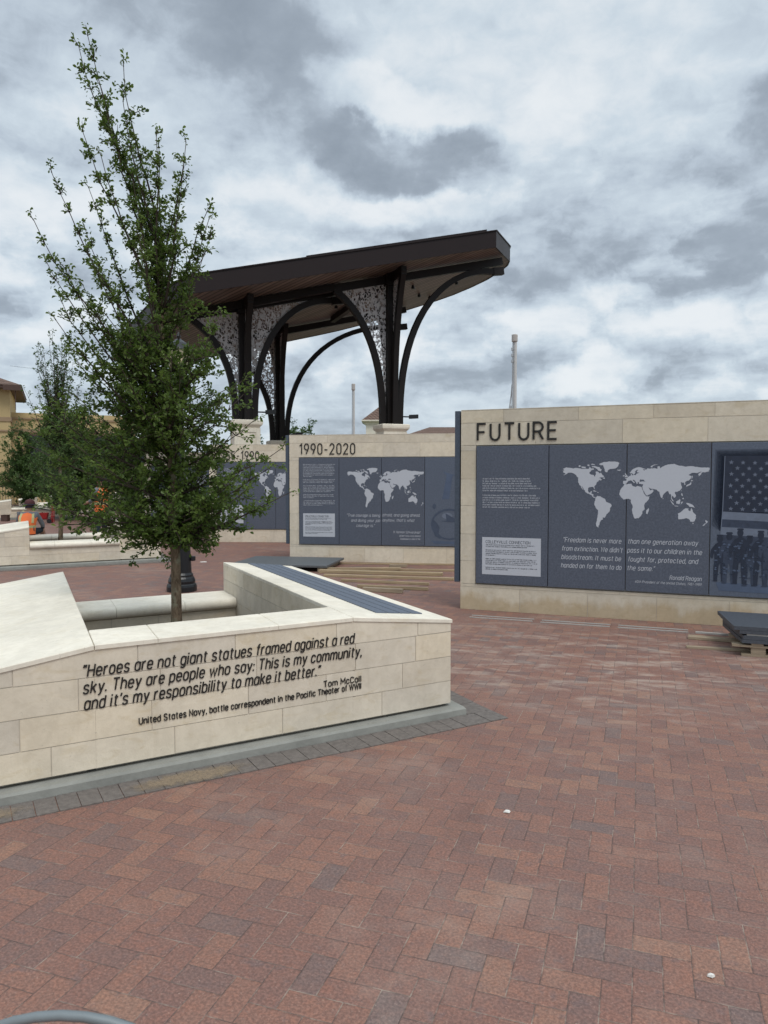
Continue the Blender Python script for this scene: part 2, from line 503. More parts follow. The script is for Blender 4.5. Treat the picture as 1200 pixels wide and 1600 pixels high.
class MB:
    """collects vertices and faces (with material index, tone, hue) for ONE mesh object"""
    def __init__(s):
        s.v = []; s.f = []; s.mi = []; s.tone = []; s.hue = []

    def add(s, vs, fs, mi=0, tone=.5, hue=0.):
        k = len(s.v)
        s.v += [tuple(p) for p in vs]
        for f in fs:
            s.f.append([k + q for q in f]); s.mi.append(mi); s.tone.append(tone); s.hue.append(hue)
        return s

    def hexa(s, p, mi=0, tone=.5, hue=0.):       # 8 points: bottom 0-3, top 4-7
        return s.add(p, [(3, 2, 1, 0), (4, 5, 6, 7), (0, 1, 5, 4), (1, 2, 6, 5), (2, 3, 7, 6), (3, 0, 4, 7)], mi, tone, hue)

    def box(s, x0, x1, y0, y1, z0, z1, mi=0, tone=.5, hue=0., bev=0.):
        if bev <= 0:
            return s.hexa([(x0, y0, z0), (x1, y0, z0), (x1, y1, z0), (x0, y1, z0), (x0, y0, z1), (x1, y0, z1), (x1, y1, z1), (x0, y1, z1)], mi, tone, hue)
        b = bev
        pts = [(x0 + b, y0, 0), (x1 - b, y0, 0), (x1, y0 + b, 0), (x1, y1 - b, 0), (x1 - b, y1, 0), (x0 + b, y1, 0), (x0, y1 - b, 0), (x0, y0 + b, 0)]
        inn = [(x0 + 2 * b, y0 + b, 0), (x1 - 2 * b, y0 + b, 0), (x1 - b, y0 + 2 * b, 0), (x1 - b, y1 - 2 * b, 0), (x1 - 2 * b, y1 - b, 0), (x0 + 2 * b, y1 - b, 0), (x0 + b, y1 - 2 * b, 0), (x0 + b, y0 + 2 * b, 0)]
        rings = [[(p[0], p[1], z0 + 0 * b) for p in inn], [(p[0], p[1], z0 + b) for p in pts], [(p[0], p[1], z1 - b) for p in pts], [(p[0], p[1], z1) for p in inn]]
        return s.rings(rings, True, True, mi, tone, hue)

    def rings(s, rings, cap0=True, cap1=True, mi=0, tone=.5, hue=0., close=True):
        m_ = len(rings[0]); vs = [p for r in rings for p in r]; fs = []
        for a in range(len(rings) - 1):
            for q in range(m_ if close else m_ - 1):
                q2 = (q + 1) % m_
                fs.append((a * m_ + q, a * m_ + q2, (a + 1) * m_ + q2, (a + 1) * m_ + q))
        if cap0: fs.append(tuple(range(m_ - 1, -1, -1)))
        if cap1: fs.append(tuple(range((len(rings) - 1) * m_, len(rings) * m_)))
        return s.add(vs, fs, mi, tone, hue)

    def lathe(s, prof, cx=0, cy=0, seg=24, mi=0):
        return s.rings([[(cx + r * math.cos(2 * math.pi * q / seg), cy + r * math.sin(2 * math.pi * q / seg), z) for q in range(seg)] for r, z in prof], True, True, mi)

    def tube(s, pts, rad, seg=8, mi=0, tone=.5):
        pts = [Vector(p) for p in pts]
        if not isinstance(rad, (list, tuple)): rad = [rad] * len(pts)
        rings = []; ref = None
        for i, p in enumerate(pts):
            d = (pts[min(i + 1, len(pts) - 1)] - pts[max(i - 1, 0)])
            d = d.normalized() if d.length > 1e-9 else Vector((0, 0, 1))
            if ref is None:
                ref = d.orthogonal().normalized()
            a = (ref - d * ref.dot(d))
            a = a.normalized() if a.length > 1e-6 else d.orthogonal().normalized()
            ref = a; b = d.cross(a)
            rings.append([p + (a * math.cos(2 * math.pi * q / seg) + b * math.sin(2 * math.pi * q / seg)) * rad[i] for q in range(seg)])
        return s.rings(rings, True, True, mi, tone)

    def bar(s, pts, wide, deep, side, mi=0):       # rectangular section swept along pts; side = constant sideways vector
        pts = [Vector(p) for p in pts]; side = Vector(side).normalized(); rings = []
        for i, p in enumerate(pts):
            d = (pts[min(i + 1, len(pts) - 1)] - pts[max(i - 1, 0)]).normalized()
            nrm = d.cross(side).normalized()
            a = side * wide / 2; b = nrm * deep / 2
            rings.append([p - a - b, p + a - b, p + a + b, p - a + b])
        return s.rings(rings, True, True, mi)

    def prism(s, poly, z0, z1, mi=0, tone=.5):
        k = len(poly)
        vs = [(p[0], p[1], z0) for p in poly] + [(p[0], p[1], z1) for p in poly]
        fs = [tuple(range(k - 1, -1, -1)), tuple(range(k, 2 * k))] + [(i, (i + 1) % k, k + (i + 1) % k, k + i) for i in range(k)]
        return s.add(vs, fs, mi, tone)

    def build(s, name, mats, parent=None, smooth=False):
        me = bpy.data.meshes.new(name)
        me.from_pydata(s.v, [], s.f)
        if not isinstance(mats, (list, tuple)): mats = [mats]
        for m_ in mats: me.materials.append(m_)
        me.polygons.foreach_set('material_index', s.mi)
        if smooth: me.polygons.foreach_set('use_smooth', [True] * len(s.f))
        for nm, vals in (('tone', s.tone), ('hue', s.hue)):
            a = me.attributes.new(nm, 'FLOAT', 'FACE'); a.data.foreach_set('value', vals)
        bm = bmesh.new(); bm.from_mesh(me)
        bmesh.ops.recalc_face_normals(bm, faces=bm.faces)
        bm.to_mesh(me); bm.free()
        me.update()
        return link(name, me, parent)


# lettering
# A plain engineering sans drawn as strokes: cap height 1, x height .73
def _arc(cx, cy, rx, ry, a0, a1, k=6):
    return [(cx + rx * math.cos(R(a0 + (a1 - a0) * i / k)), cy + ry * math.sin(R(a0 + (a1 - a0) * i / k))) for i in range(k + 1)]


def _rr(x0, y0, x1, y1, r, k=6):       # closed rounded box
    return _arc(x1 - r, y1 - r, r, r, 0, 90, k) + _arc(x0 + r, y1 - r, r, r, 90, 180, k) + _arc(x0 + r, y0 + r, r, r, 180, 270, k) + _arc(x1 - r, y0 + r, r, r, 270, 360, k)


def _spl(P, k=3):
    out = []
    for i in range(len(P) - 1):
        p0, p1, p2, p3 = P[max(0, i - 1)], P[i], P[i + 1], P[min(len(P) - 1, i + 2)]
        for q in range(k):
            t_ = q / k
            out.append(tuple(.5 * (2 * p1[j] + (p2[j] - p0[j]) * t_ + (2 * p0[j] - 5 * p1[j] + 4 * p2[j] - p3[j]) * t_ ** 2 + (3 * p1[j] - p0[j] - 3 * p2[j] + p3[j]) * t_ ** 3) for j in (0, 1)))
    return out + [P[-1]]


X_ = .73
_bowl = ('c', _rr(0, 0, .48, X_, .235))
def _o(*st): return [('o', list(p)) for p in st]
_S = [(.92, .80), (.78, .955), (.5, 1), (.2, .95), (.06, .80), (.09, .63), (.3, .54), (.62, .47), (.9, .38), (.97, .22), (.84, .06), (.5, 0), (.18, .05), (.03, .21)]
GLYPH = {
 'a': [_bowl] + _o([(.48, X_), (.48, 0)]), 'b': [_bowl] + _o([(0, 1), (0, 0)]), 'd': [_bowl] + _o([(.48, 1), (.48, 0)]), 'o': [_bowl],
 'c': _o(_arc(.24, .49, .225, .24, 8, 180) + _arc(.24, .24, .24, .24, 180, 352)),
 'e': _o([(0, .375), (.48, .375), (.48, .49)] + _arc(.24, .49, .24, .24, 0, 180) + _arc(.24, .24, .24, .24, 180, 335)),
 'f': _o(_arc(.33, .83, .19, .17, 90, 180) + [(.14, 0)], [(0, X_), (.33, X_)]),
 'g': [_bowl] + _o([(.48, X_), (.48, -.05)] + _arc(.24, -.05, .24, .21, 0, -150)),
 'h': _o([(0, 1), (0, 0)], [(0, .40)] + _arc(.235, .49, .235, .24, 170, 0) + [(.47, 0)]),
 'i': _o([(0, 0), (0, X_)], [(0, .89), (0, 1.01)]), 'j': _o([(.1, X_), (.1, -.1)] + _arc(-.03, -.1, .13, .15, 0, -90), [(.1, .89), (.1, 1.01)]),
 'k': _o([(0, 1), (0, 0)], [(.43, X_), (.03, .31)], [(.16, .44), (.46, 0)]), 'l': _o([(0, 1), (0, 0)]),
 'm': _o([(0, X_), (0, 0)], [(0, .40)] + _arc(.2, .51, .2, .22, 170, 0) + [(.4, 0)], [(.4, .40)] + _arc(.6, .51, .2, .22, 170, 0) + [(.8, 0)]),
 'n': _o([(0, X_), (0, 0)], [(0, .40)] + _arc(.235, .49, .235, .24, 170, 0) + [(.47, 0)]),
 'p': [_bowl] + _o([(0, X_), (0, -.27)]), 'r': _o([(0, X_), (0, 0)], [(0, .42)] + _arc(.26, .46, .25, .26, 165, 82)),
 's': _o(_spl([(x * .47, y * X_) for x, y in _S])), 't': _o([(.14, .94), (.14, .17)] + _arc(.32, .17, .18, .17, 180, 270), [(0, X_), (.34, X_)]),
 'u': _o([(0, X_), (0, .24)] + _arc(.235, .24, .235, .24, 180, 360) + [(.47, .30)], [(.47, X_), (.47, 0)]),
 'v': _o([(0, X_), (.24, 0), (.48, X_)]), 'w': _o([(0, X_), (.19, 0), (.38, .68), (.57, 0), (.76, X_)]), 'x': _o([(0, X_), (.46, 0)], [(.46, X_), (0, 0)]),
 'y': _o([(0, X_), (.25, .06)], [(.48, X_), (.20, -.16), (.06, -.25)]), 'z': _o([(0, X_), (.44, X_), (0, 0), (.45, 0)]),
 'A': _o([(0, 0), (.31, 1), (.62, 0)], [(.11, .3), (.51, .3)]), 'C': _o(_arc(.29, .71, .29, .29, 12, 180) + _arc(.29, .29, .29, .29, 180, 348)),
 'D': [('c', [(0, 0), (0, 1), (.28, 1)] + _arc(.30, .70, .30, .30, 90, 0) + _arc(.30, .30, .30, .30, 0, -90))],
 'E': _o([(.52, 1), (0, 1), (0, 0), (.52, 0)], [(0, .52), (.46, .52)]), 'F': _o([(.52, 1), (0, 1), (0, 0)], [(0, .5), (.45, .5)]),
 'G': _o(_arc(.29, .71, .29, .29, 12, 180) + _arc(.29, .29, .29, .29, 180, 360) + [(.58, .46), (.32, .46)]),
 'H': _o([(0, 0), (0, 1)], [(.58, 0), (.58, 1)], [(0, .52), (.58, .52)]), 'I': _o([(0, 0), (0, 1)]),
 'K': _o([(0, 0), (0, 1)], [(.55, 1), (.03, .40)], [(.19, .57), (.58, 0)]), 'L': _o([(0, 1), (0, 0), (.48, 0)]),
 'M': _o([(0, 0), (0, 1), (.36, .35), (.72, 1), (.72, 0)]), 'N': _o([(0, 0), (0, 1), (.58, 0), (.58, 1)]),
 'O': [('c', _rr(0, 0, .58, 1, .285))], 'P': _o([(0, 0), (0, 1), (.30, 1)] + _arc(.30, .735, .265, .265, 90, -90) + [(0, .47)]),
 'R': _o([(0, 0), (0, 1), (.30, 1)] + _arc(.30, .735, .265, .265, 90, -90) + [(0, .47)], [(.31, .47), (.58, 0)]),
 'S': _o(_spl([(x * .56, y) for x, y in _S])), 'T': _o([(0, 1), (.6, 1)], [(.3, 1), (.3, 0)]),
 'U': _o([(0, 1), (0, .29)] + _arc(.29, .29, .29, .29, 180, 360) + [(.58, 1)]), 'V': _o([(0, 1), (.3, 0), (.6, 1)]),
 'W': _o([(0, 1), (.22, 0), (.44, .95), (.66, 0), (.88, 1)]), 'Y': _o([(0, 1), (.3, .45), (.6, 1)], [(.3, .45), (.3, 0)]),
 '0': [('c', _rr(0, 0, .52, 1, .258))], '1': _o([(.02, .78), (.26, 1), (.26, 0)]),
 '2': _o(_arc(.26, .74, .26, .26, 172, -35) + [(.0, 0), (.54, 0)]), '3': _o([(.03, 1), (.49, 1), (.24, .6)] + _arc(.22, .3, .29, .3, 85, -160)),
 '4': _o([(.36, 1), (0, .26), (.56, .26)], [(.42, .55), (.42, 0)]), '5': _o([(.48, 1), (.06, 1), (.03, .53)] + _arc(.24, .31, .28, .31, 130, -150)),
 '8': [('c', _rr(.04, .53, .48, 1, .22)), ('c', _rr(0, 0, .52, .53, .25))],
 '9': [('c', _rr(0, .42, .52, 1, .258))] + _o([(.52, .70), (.50, .56), (.20, 0)]),
 '.': _o([(0, 0), (0, .13)]), ',': _o([(.05, .12), (.05, .0), (0, -.15)]), ':': _o([(0, 0), (0, .13)], [(0, .5), (0, .63)]), '-': _o([(0, .42), (.36, .42)]),
 "'": _o([(.0, 1.0), (0, .80)]), '\u2019': _o([(.05, 1.02), (.05, .9), (0, .76)]),
 '\u201c': _o([(0, .78), (.05, 1.02)], [(.18, .78), (.23, 1.02)]), '\u201d': _o([(.05, 1.02), (0, .78)], [(.23, 1.02), (.18, .78)]),
}


def put_text(mb, body, x0, x1, zb, cap, vf, depth=.002, shear=0., weight=.14, mi=0, raised=True, gap=.25):
    """baseline at height zb from x0 to x1 on the plane local y = vf, facing -y"""
    pen = 0.; put = []; wide = 0.
    for ch in body:
        if ch == ' ':
            pen += .38; continue
        g = GLYPH[ch]
        wd = max(p[0] for _, st in g for p in st)
        for kind, st in g: put.append((kind, [(pen + p[0], p[1]) for p in st]))
        wide = pen + wd
        pen += wd + gap + (.04 if ch in 'il1I' else 0)
    kx = (x1 - x0) / (wide + shear * .73)
    hw = weight * cap / 2
    for si, (kind, st) in enumerate(put):
        P = [Vector((x0 + hw * .5 + (p[0] + p[1] * shear) * kx, zb + p[1] * cap)) for p in st]
        Q = [P[0]]
        for p in P[1:]:
            if (p - Q[-1]).length > cap * .004: Q.append(p)
        closed = kind == 'c'
        if closed and (Q[0] - Q[-1]).length < cap * .01: Q.pop()
        m_ = len(Q); lft, rgt = [], []
        for i in range(m_):
            a_ = Q[i - 1] if (i or closed) else Q[i]
            b_ = Q[(i + 1) % m_] if (i < m_ - 1 or closed) else Q[i]
            d1 = (Q[i] - a_).normalized() if (Q[i] - a_).length > 0 else (b_ - Q[i]).normalized()
            d2 = (b_ - Q[i]).normalized() if (b_ - Q[i]).length > 0 else d1
            t_ = (d1 + d2)
            t_ = t_.normalized() if t_.length > .05 else d1
            nn = Vector((-t_.y, t_.x))
            ml = hw / max(.42, abs(nn.dot(Vector((-d1.y, d1.x)))))
            ext_ = Vector((0, 0))
            lft.append(Q[i] + nn * ml); rgt.append(Q[i] - nn * ml)
        y0 = vf - depth - (si % 5) * depth * .02
        vs = [(p.x, y0, p.y) for p in lft] + [(p.x, y0, p.y) for p in rgt]
        rng = range(m_ if closed else m_ - 1)
        fs = [(i, (i + 1) % m_, m_ + (i + 1) % m_, m_ + i) for i in rng]
        if raised:
            vs += [(p.x, vf, p.y) for p in lft] + [(p.x, vf, p.y) for p in rgt]
            for i in rng:
                j = (i + 1) % m_
                fs += [(i, 2 * m_ + i, 2 * m_ + j, j), (m_ + i, m_ + j, 3 * m_ + j, 3 * m_ + i)]
            if not closed: fs += [(0, m_, 3 * m_, 2 * m_), (m_ - 1, 3 * m_ - 1, 4 * m_ - 1, 2 * m_ - 1)]
        mb.add(vs, fs, mi)


def fill_mesh(polys, mb, fx, fz, vf, depth=.002, mi=0):
    """flat outlines (lists of 2-D points) filled and set on plane local y = vf"""
    cu = bpy.data.curves.new('shape', 'CURVE'); cu.dimensions = '2D'; cu.fill_mode = 'BOTH'
    for p in polys:
        sp = cu.splines.new('POLY'); sp.points.add(len(p) - 1); sp.use_cyclic_u = True
        for i, q in enumerate(p): sp.points[i].co = (q[0], q[1], 0, 1)
    o = bpy.data.objects.new('shape', cu); COL.objects.link(o)
    dg = bpy.context.evaluated_depsgraph_get(); dg.update()
    me = bpy.data.meshes.new_from_object(o.evaluated_get(dg))
    bpy.data.objects.remove(o); bpy.data.curves.remove(cu)
    base = [(fx(v.co.x, v.co.y), vf, fz(v.co.x, v.co.y)) for v in me.vertices]
    mb.add(base, [tuple(p.vertices) for p in me.polygons], mi)
    bpy.data.meshes.remove(me)


def scribble(mb, x0, x1, ztop, lines, pitch, ht, vf, rnd, mi=0):
    """rows of tiny letter-like strokes for print too small to read; a line length of 0 is a blank row"""
    for k, ln in enumerate(lines):
        if not ln: continue
        zb = ztop - (k + 1) * pitch
        xx = x0; xe = x0 + (x1 - x0) * ln
        while xx < xe - ht:
            for _ in range(rnd.randint(2, 9)):
                wd = ht * rnd.uniform(.42, .66); th = ht * .17
                if xx + wd > xe: break
                tall = ht * (1.4 if rnd.random() < .3 else 1.)
                q = rnd.randint(0, 3)
                r = []
                r.append((xx, xx + th, zb, zb + tall))
                if q != 3: r.append((xx + wd - th, xx + wd, zb, zb + ht))
                if q in (0, 2): r.append((xx, xx + wd, zb + ht - th, zb + ht))
                if q in (0, 1): r.append((xx, xx + wd, zb, zb + th))
                for (a, b, c, d_) in r:
                    mb.add([(a, vf, c), (b, vf, c), (b, vf, d_), (a, vf, d_)], [(0, 1, 2, 3)], mi)
                xx += wd + ht * .16
            xx += ht * .5


# ------------------------------------------------------------------ stonework
def block_face(mb, p0, p1, nrm, rows, top, joints, gap=.0055, deep=.03, rnd=random, breaks=()):
    """squared blocks on the vertical plane from p0 to p1; rows = list of (z0, z1); top(s) clips; joints(row) = list of s"""
    p0 = Vector((*p0, 0)); p1 = Vector((*p1, 0)); L = (p1 - p0).length; d = (p1 - p0) / L
    nv = Vector((*nrm, 0)).normalized()
    for ri, (z0, z1) in enumerate(rows):
        js = sorted(set([0., L] + [j for j in joints(ri) if .04 < j < L - .04]))
        segs = []
        for a, b in zip(js[:-1], js[1:]):
            tn, hu = rnd.random(), max(0, rnd.gauss(.25, .35))
            cut = [a + gap / 2] + [k for k in breaks if a + .02 < k < b - .02] + [b - gap / 2]
            for c0, c1 in zip(cut[:-1], cut[1:]):
                segs.append((c0, c1, tn, min(1, hu)))
        for a, b, tn, hu in segs:
            ta = min(z1 - gap / 2, top(a)); tb = min(z1 - gap / 2, top(b))
            zb = z0 + gap / 2
            if ta <= zb + .003 or tb <= zb + .003: continue
            jt = lambda: rnd.uniform(-.0011, .0011)
            a += jt(); b += jt(); zb += jt(); ta += min(0, jt()); tb += min(0, jt())
            f0, f1 = p0 + d * a, p0 + d * b
            b0, b1 = f0 - nv * deep, f1 - nv * deep
            U = lambda v_, zz: (v_.x, v_.y, zz)
            mb.hexa([U(f0, zb), U(f1, zb), U(b1, zb), U(b0, zb), U(f0, ta), U(f1, tb), U(b1, tb), U(b0, ta)], 0, tn, hu)


def rand_joints(L, lo, hi, rnd):
    def f(ri):
        out = []; s_ = rnd.uniform(.25, hi)
        while s_ < L - .2:
            out.append(s_); s_ += rnd.uniform(lo, hi)
        return out
    return f

# ------------------------------------------------------------------ ground
def sheet(name, x0, x1, y0, y1, z, m_, rz=0., loc=(0, 0)):
    mb = MB(); mb.add([(x0, y0, 0), (x1, y0, 0), (x1, y1, 0), (x0, y1, 0)], [(0, 1, 2, 3)])
    o = mb.build(name, m_); o.location = (*loc, z); o.rotation_euler = (0, 0, rz)
    return tag(o, kind='structure')


sheet('ground', -900, 900, -900, 900, -.012, M['grass'])
sheet('brick_plaza', -42, 34, -12, 44, 0., M['brick'], R(-19.03))
PL_O, PL_R = Vector((.465, 5.118, 0)), R(30.14)
SH = .075                                     # the benches run back a little askew of the inscribed face


def arm_top(u):
    if u > -.77: return .754 - (u + .77) / .77 * .087
    if u < -2.336: return .754 - (-2.336 - u) / .764 * .114
    return .754


def paver_ring(name, root_loc, rz, D):
    mb = MB(); rnd = random.Random(4)
    u0, u1, v0, v1, wd, pt = -3.18, .085, -.08, D + .08, .20, .1035
    def strip(a, b, vertical, c0, c1):
        s_ = a
        while s_ < b - .02:
            e = min(s_ + pt - .004, b)
            q = [(s_, c0), (e, c0), (e, c1), (s_, c1)] if not vertical else [(c0, s_), (c1, s_), (c1, e), (c0, e)]
            z1 = .006 + rnd.uniform(-.0012, .0012)
            P = [(u + SH * max(0, v), v) for u, v in q]
            mb.hexa([(*p, -.03) for p in P] + [(*p, z1) for p in P], 0, rnd.random())
            s_ += pt
    strip(u0 - wd, u1 + wd, False, v0 - wd, v0 - .004)
    strip(u0 - wd, u1 + wd, False, v1 + .004, v1 + wd)
    strip(v0, v1, True, u1 + .004, u1 + wd)
    strip(v0, v1, True, u0 - wd, u0 - .004)
    o = mb.build(name, M['paver']); o.location = root_loc; o.rotation_euler = (0, 0, rz)
    return tag(o, kind='structure')


# ------------------------------------------------------------------ limestone planters
def planter(label, loc, rz, D, front, seed, slats=True, group=None):
    root = thing('stone_planter', label, 'planter', loc, rz, group)
    rnd = random.Random(seed)
    S = lambda u, v: (u + SH * v, v)
    A0, A1, W = -2.336, -.77, .40
    T = lambda u: arm_top(u) - .028
    rows = [(.078, .236), (.236, .406), (.406, .579), (.579, .80)]
    ledge_t = .345
    mb = MB()
    def face(a, b, nrm, top, rows_=rows, breaks=(), lo=.42, hi=.72):
        p0, p1 = S(*a), S(*b)
        Lg = (Vector(p1) - Vector(p0)).length
        block_face(mb, p0, p1, nrm, rows_, top, rand_joints(Lg, lo, hi, rnd), rnd=rnd, breaks=breaks)
    lowrows = [(.078, .236), (.236, .40)]
    if front == 'wall':
        face((-3.1, 0), (0, 0), (0, -1), lambda s: T(s - 3.1), breaks=(3.1 + A0, 3.1 + A1))
        face((A0, W), (A1, W), (0, 1), lambda s: T(-1.5))
    else:
        face((-3.1, 0), (A0, 0), (0, -1), lambda s: T(s - 3.1))
        face((A0, .0), (A1, .0), (0, -1), lambda s: ledge_t, lowrows)
        face((A1, 0), (0, 0), (0, -1), lambda s: T(A1 + s))
        face((A0, .5), (A1, .5), (0, 1), lambda s: ledge_t, lowrows)
    face((0, 0), (0, D), (1, 0), lambda s: T(0))
    face((-3.1, 0), (-3.1, D), (-1, 0), lambda s: T(-3.1))
    v0 = W if front == 'wall' else 0.
    face((A1, v0), (A1, D), (-1, 0), lambda s: T(A1))
    face((A0, v0), (A0, D), (1, 0), lambda s: T(A0))
    face((A1, D), (0, D), (0, 1), lambda s: T(A1 + s))
    face((-3.1, D), (A0, D), (0, 1), lambda s: T(-3.1 + s))
    face((A0, D - .5), (A1, D - .5), (0, -1), lambda s: ledge_t, lowrows)
    face((A0, D), (A1, D), (0, 1), lambda s: ledge_t, lowrows)
    # solid core set back behind the blocks, standing on a recessed bed
    for ua, ub, va, vb in ((A1, 0, 0, D), (-3.1, A0, 0, D), (A0, A1, 0, W), (A0, A1, D - .5, D)):
        i_ = .045
        P = [S(ua + i_ * (ua != A0), va + i_), S(ub - i_ * (ub != A1), va + i_), S(ub - i_ * (ub != A1), vb - i_), S(ua + i_ * (ua != A0), vb - i_)]
        mb.hexa([(*p, .03) for p in P] + [(*p, .0765) for p in P], 1)
    g = .004
    def core(ua, ub, va, vb, za, zb):
        P = [S(ua, va), S(ub, va), S(ub, vb), S(ua, vb)]
        mb.hexa([(*p, .077) for p in P] + [(*P[0], za), (*P[1], zb), (*P[2], zb), (*P[3], za)], 1)
    core(A1 + g, -g, g, D - g, T(A1) - .002, T(0) - .002)
    core(-3.1 + g, A0 - g, g, D - g, T(-3.1) - .002, T(A0) - .002)
    if front == 'wall': core(A0 - .02, A1 + .02, g, W - g, T(-1.5) - .002, T(-1.5) - .002)
    else: core(A0 - .02, A1 + .02, g, .5 - g, ledge_t - .002, ledge_t - .002)
    core(A0 - .02, A1 + .02, D - .5 + g, D - g, ledge_t - .002, ledge_t - .002)
    mb.build('stone_body', [M['stone'], M['mortard']], root)
    # coping
    def plate(ua, ub, va, vb, th=.0265):
        P = [S(ua, va), S(ub, va), S(ub, vb), S(ua, vb)]
        z_ = [arm_top(min(0, max(-3.1, ua))), arm_top(min(0, max(-3.1, ub)))]
        z_ = [z_[0], z_[1], z_[1], z_[0]]
        e = .004
        cen = Vector((sum(p[0] for p in P) / 4, sum(p[1] for p in P) / 4))
        Q = [(p[0] + (e if p[0] < cen.x else -e), p[1] + (e if p[1] < cen.y else -e)) for p in P]
        r = [[(*p, q - th) for p, q in zip(P, z_)], [(*p, q - .004) for p, q in zip(P, z_)], [(*p, q) for p, q in zip(Q, z_)]]
        cp.rings(r)
    ov = .008
    cuts = [-ov, D * .36, D * .70, D + ov]
    slots = [(A1 + .0015, ov, a + .0012, b - .0012) for a, b in zip(cuts[:-1], cuts[1:])] + [(-3.1 - ov, A0 - .0015, a + .0012, b - .0012) for a, b in zip(cuts[:-1], cuts[1:])]
    if front == 'wall':
        slots += [(a + .001, b - .001, -ov, W + .015) for a, b in ((A0 + .0015, -2.0), (-2.0, -1.28), (-1.28, A1 - .0015))]
    for sl in slots:
        cp = MB(); plate(*sl); cp.build('coping_slab', M['cap'], root)
    # bullnosed seat ledges
    def ledge(va, vb, nose_low, nose_high):
        lb = MB(); r = .052; zt = .452; prof = []
        if nose_low:
            for k in range(9):
                t_ = math.pi / 2 + math.pi * k / 8
                prof.append((va + r + r * math.cos(t_), zt - r + r * math.sin(t_)))
        else: prof += [(va, zt), (va, zt - 2 * r)]
        if nose_high:
            for k in range(9):
                t_ = -math.pi / 2 + math.pi * k / 8
                prof.append((vb - r + r * math.cos(t_), zt - r + r * math.sin(t_)))
        else: prof += [(vb, zt - 2 * r), (vb, zt)]
        js = [A0 + .003, A0 + .42, A0 + 1.05, A1 - .003]
        for a, b in zip(js[:-1], js[1:]):
            lb.rings([[(*S(q + (.0), v), z_) for v, z_ in prof] for q in (a + .0015, b - .0015)])
        o = lb.build('seat_ledge', M['cap'], root)
        for p in o.data.polygons: p.use_smooth = True
        o.data.set_sharp_from_angle(angle=R(35))
    ledge(D - .55, D + .0, True, front != 'wall')
    if front != 'wall': ledge(-.05, .55, True, True)
    # slate bench slats let into the sloping top
    if slats:
        for k in range(4):
            sb = MB(); ua = -.505 + k * .0965; ub = ua + .086
            P = [S(ua, .19), S(ub, .19), S(ub, D - .02), S(ua, D - .02)]
            za, zb = arm_top(ua), arm_top(ub)
            zz = [za, zb, zb, za]
            sb.hexa([(*p, q + .0005) for p, q in zip(P, zz)] + [(*p, q + .008) for p, q in zip(P, zz)])
            sb.build('bench_slat', M['slatebench'], root)
    # concrete footing and planting soil
    fb = MB()
    F = lambda k: [S(-3.18 - k, -.08 - k), S(.085 + k, -.08 - k), S(.085 + k, D + .08 + k), S(-3.18 - k, D + .08 + k)]
    fb.rings([[(*p, 0) for p in F(0)], [(*p, .045) for p in F(-.002)], [(*p, .058) for p in F(-.014)]])
    fb.build('footing', M['concrete'], root)
    so = MB()
    P = [S(A0, .3), S(A1, .3), S(A1, D - .3), S(A0, D - .3)]
    so.hexa([(*p, .07) for p in P] + [(*p, .24) for p in P])
    so.build('planting_soil', M['soil'], root)
    return root


p1 = planter('limestone planter inscribed with the heroes quotation, slate slats on its right bench', PL_O, PL_R, 3.43, 'wall', 5)
lt = MB()
for body, x0, x1, zb, cap in (('\u201cHeroes are not giant statues framed against a red', -2.40, -.762, .5865, .0635),
                              ('sky. They are people who say: This is my community,', -2.398, -.706, .4955, .0635),
                              ('and it\u2019s my responsibility to make it better.\u201d', -2.394, -1.003, .4085, .0635)):
    put_text(lt, body, x0, x1, zb, cap, -.002, .0035, .19, .128)
lt.build('quote_lettering', M['letter'], p1)
lt = MB()
put_text(lt, 'Tom McCall', -.981, -.715, .329, .0375, -.002, .0035, 0, .15)
put_text(lt, 'United States Navy, battle correspondent in the Pacific Theater of WWII', -2.11, -.715, .2825, .036, -.002, .0035, 0, .16)
lt.build('name_lettering', M['letter'], p1)
paver_ring('paver_border', PL_O, PL_R, 3.43)

GP = 'limestone planters receding across the plaza'
def corner(inner_x, inner_y, rz):      # place a far planter by the near corner of its left bench, where bench meets ledge
    c, s = math.cos(rz), math.sin(rz)
    return (inner_x + 2.336 * c, inner_y + 2.336 * s, 0)
planter('limestone planter in the middle distance with a young tree, worker seated on its far ledge', corner(-6.433, 13.431, PL_R), PL_R, 2.35, 'ledge', 11, False, GP)
paver_ring('paver_border', corner(-6.433, 13.431, PL_R), PL_R, 2.35)
planter('limestone planter beyond the seated worker, its left bench at the edge of the photo', corner(-14.566, 28.986, PL_R), PL_R, 2.35, 'ledge', 12, True, GP)
for k, (xx, yy, lab) in enumerate(((-15.6, 33.4, 'distant limestone planter, second row beyond the seated worker'),
                                   (-16.4, 38.0, 'distant limestone planter, third row beyond the seated worker'),
                                   (-17.0, 42.6, 'farthest limestone planter, last row in front of the bushy tree'))):
    planter(lab, corner(xx, yy, PL_R), PL_R, 2.35, 'ledge', 13 + k, False, GP)

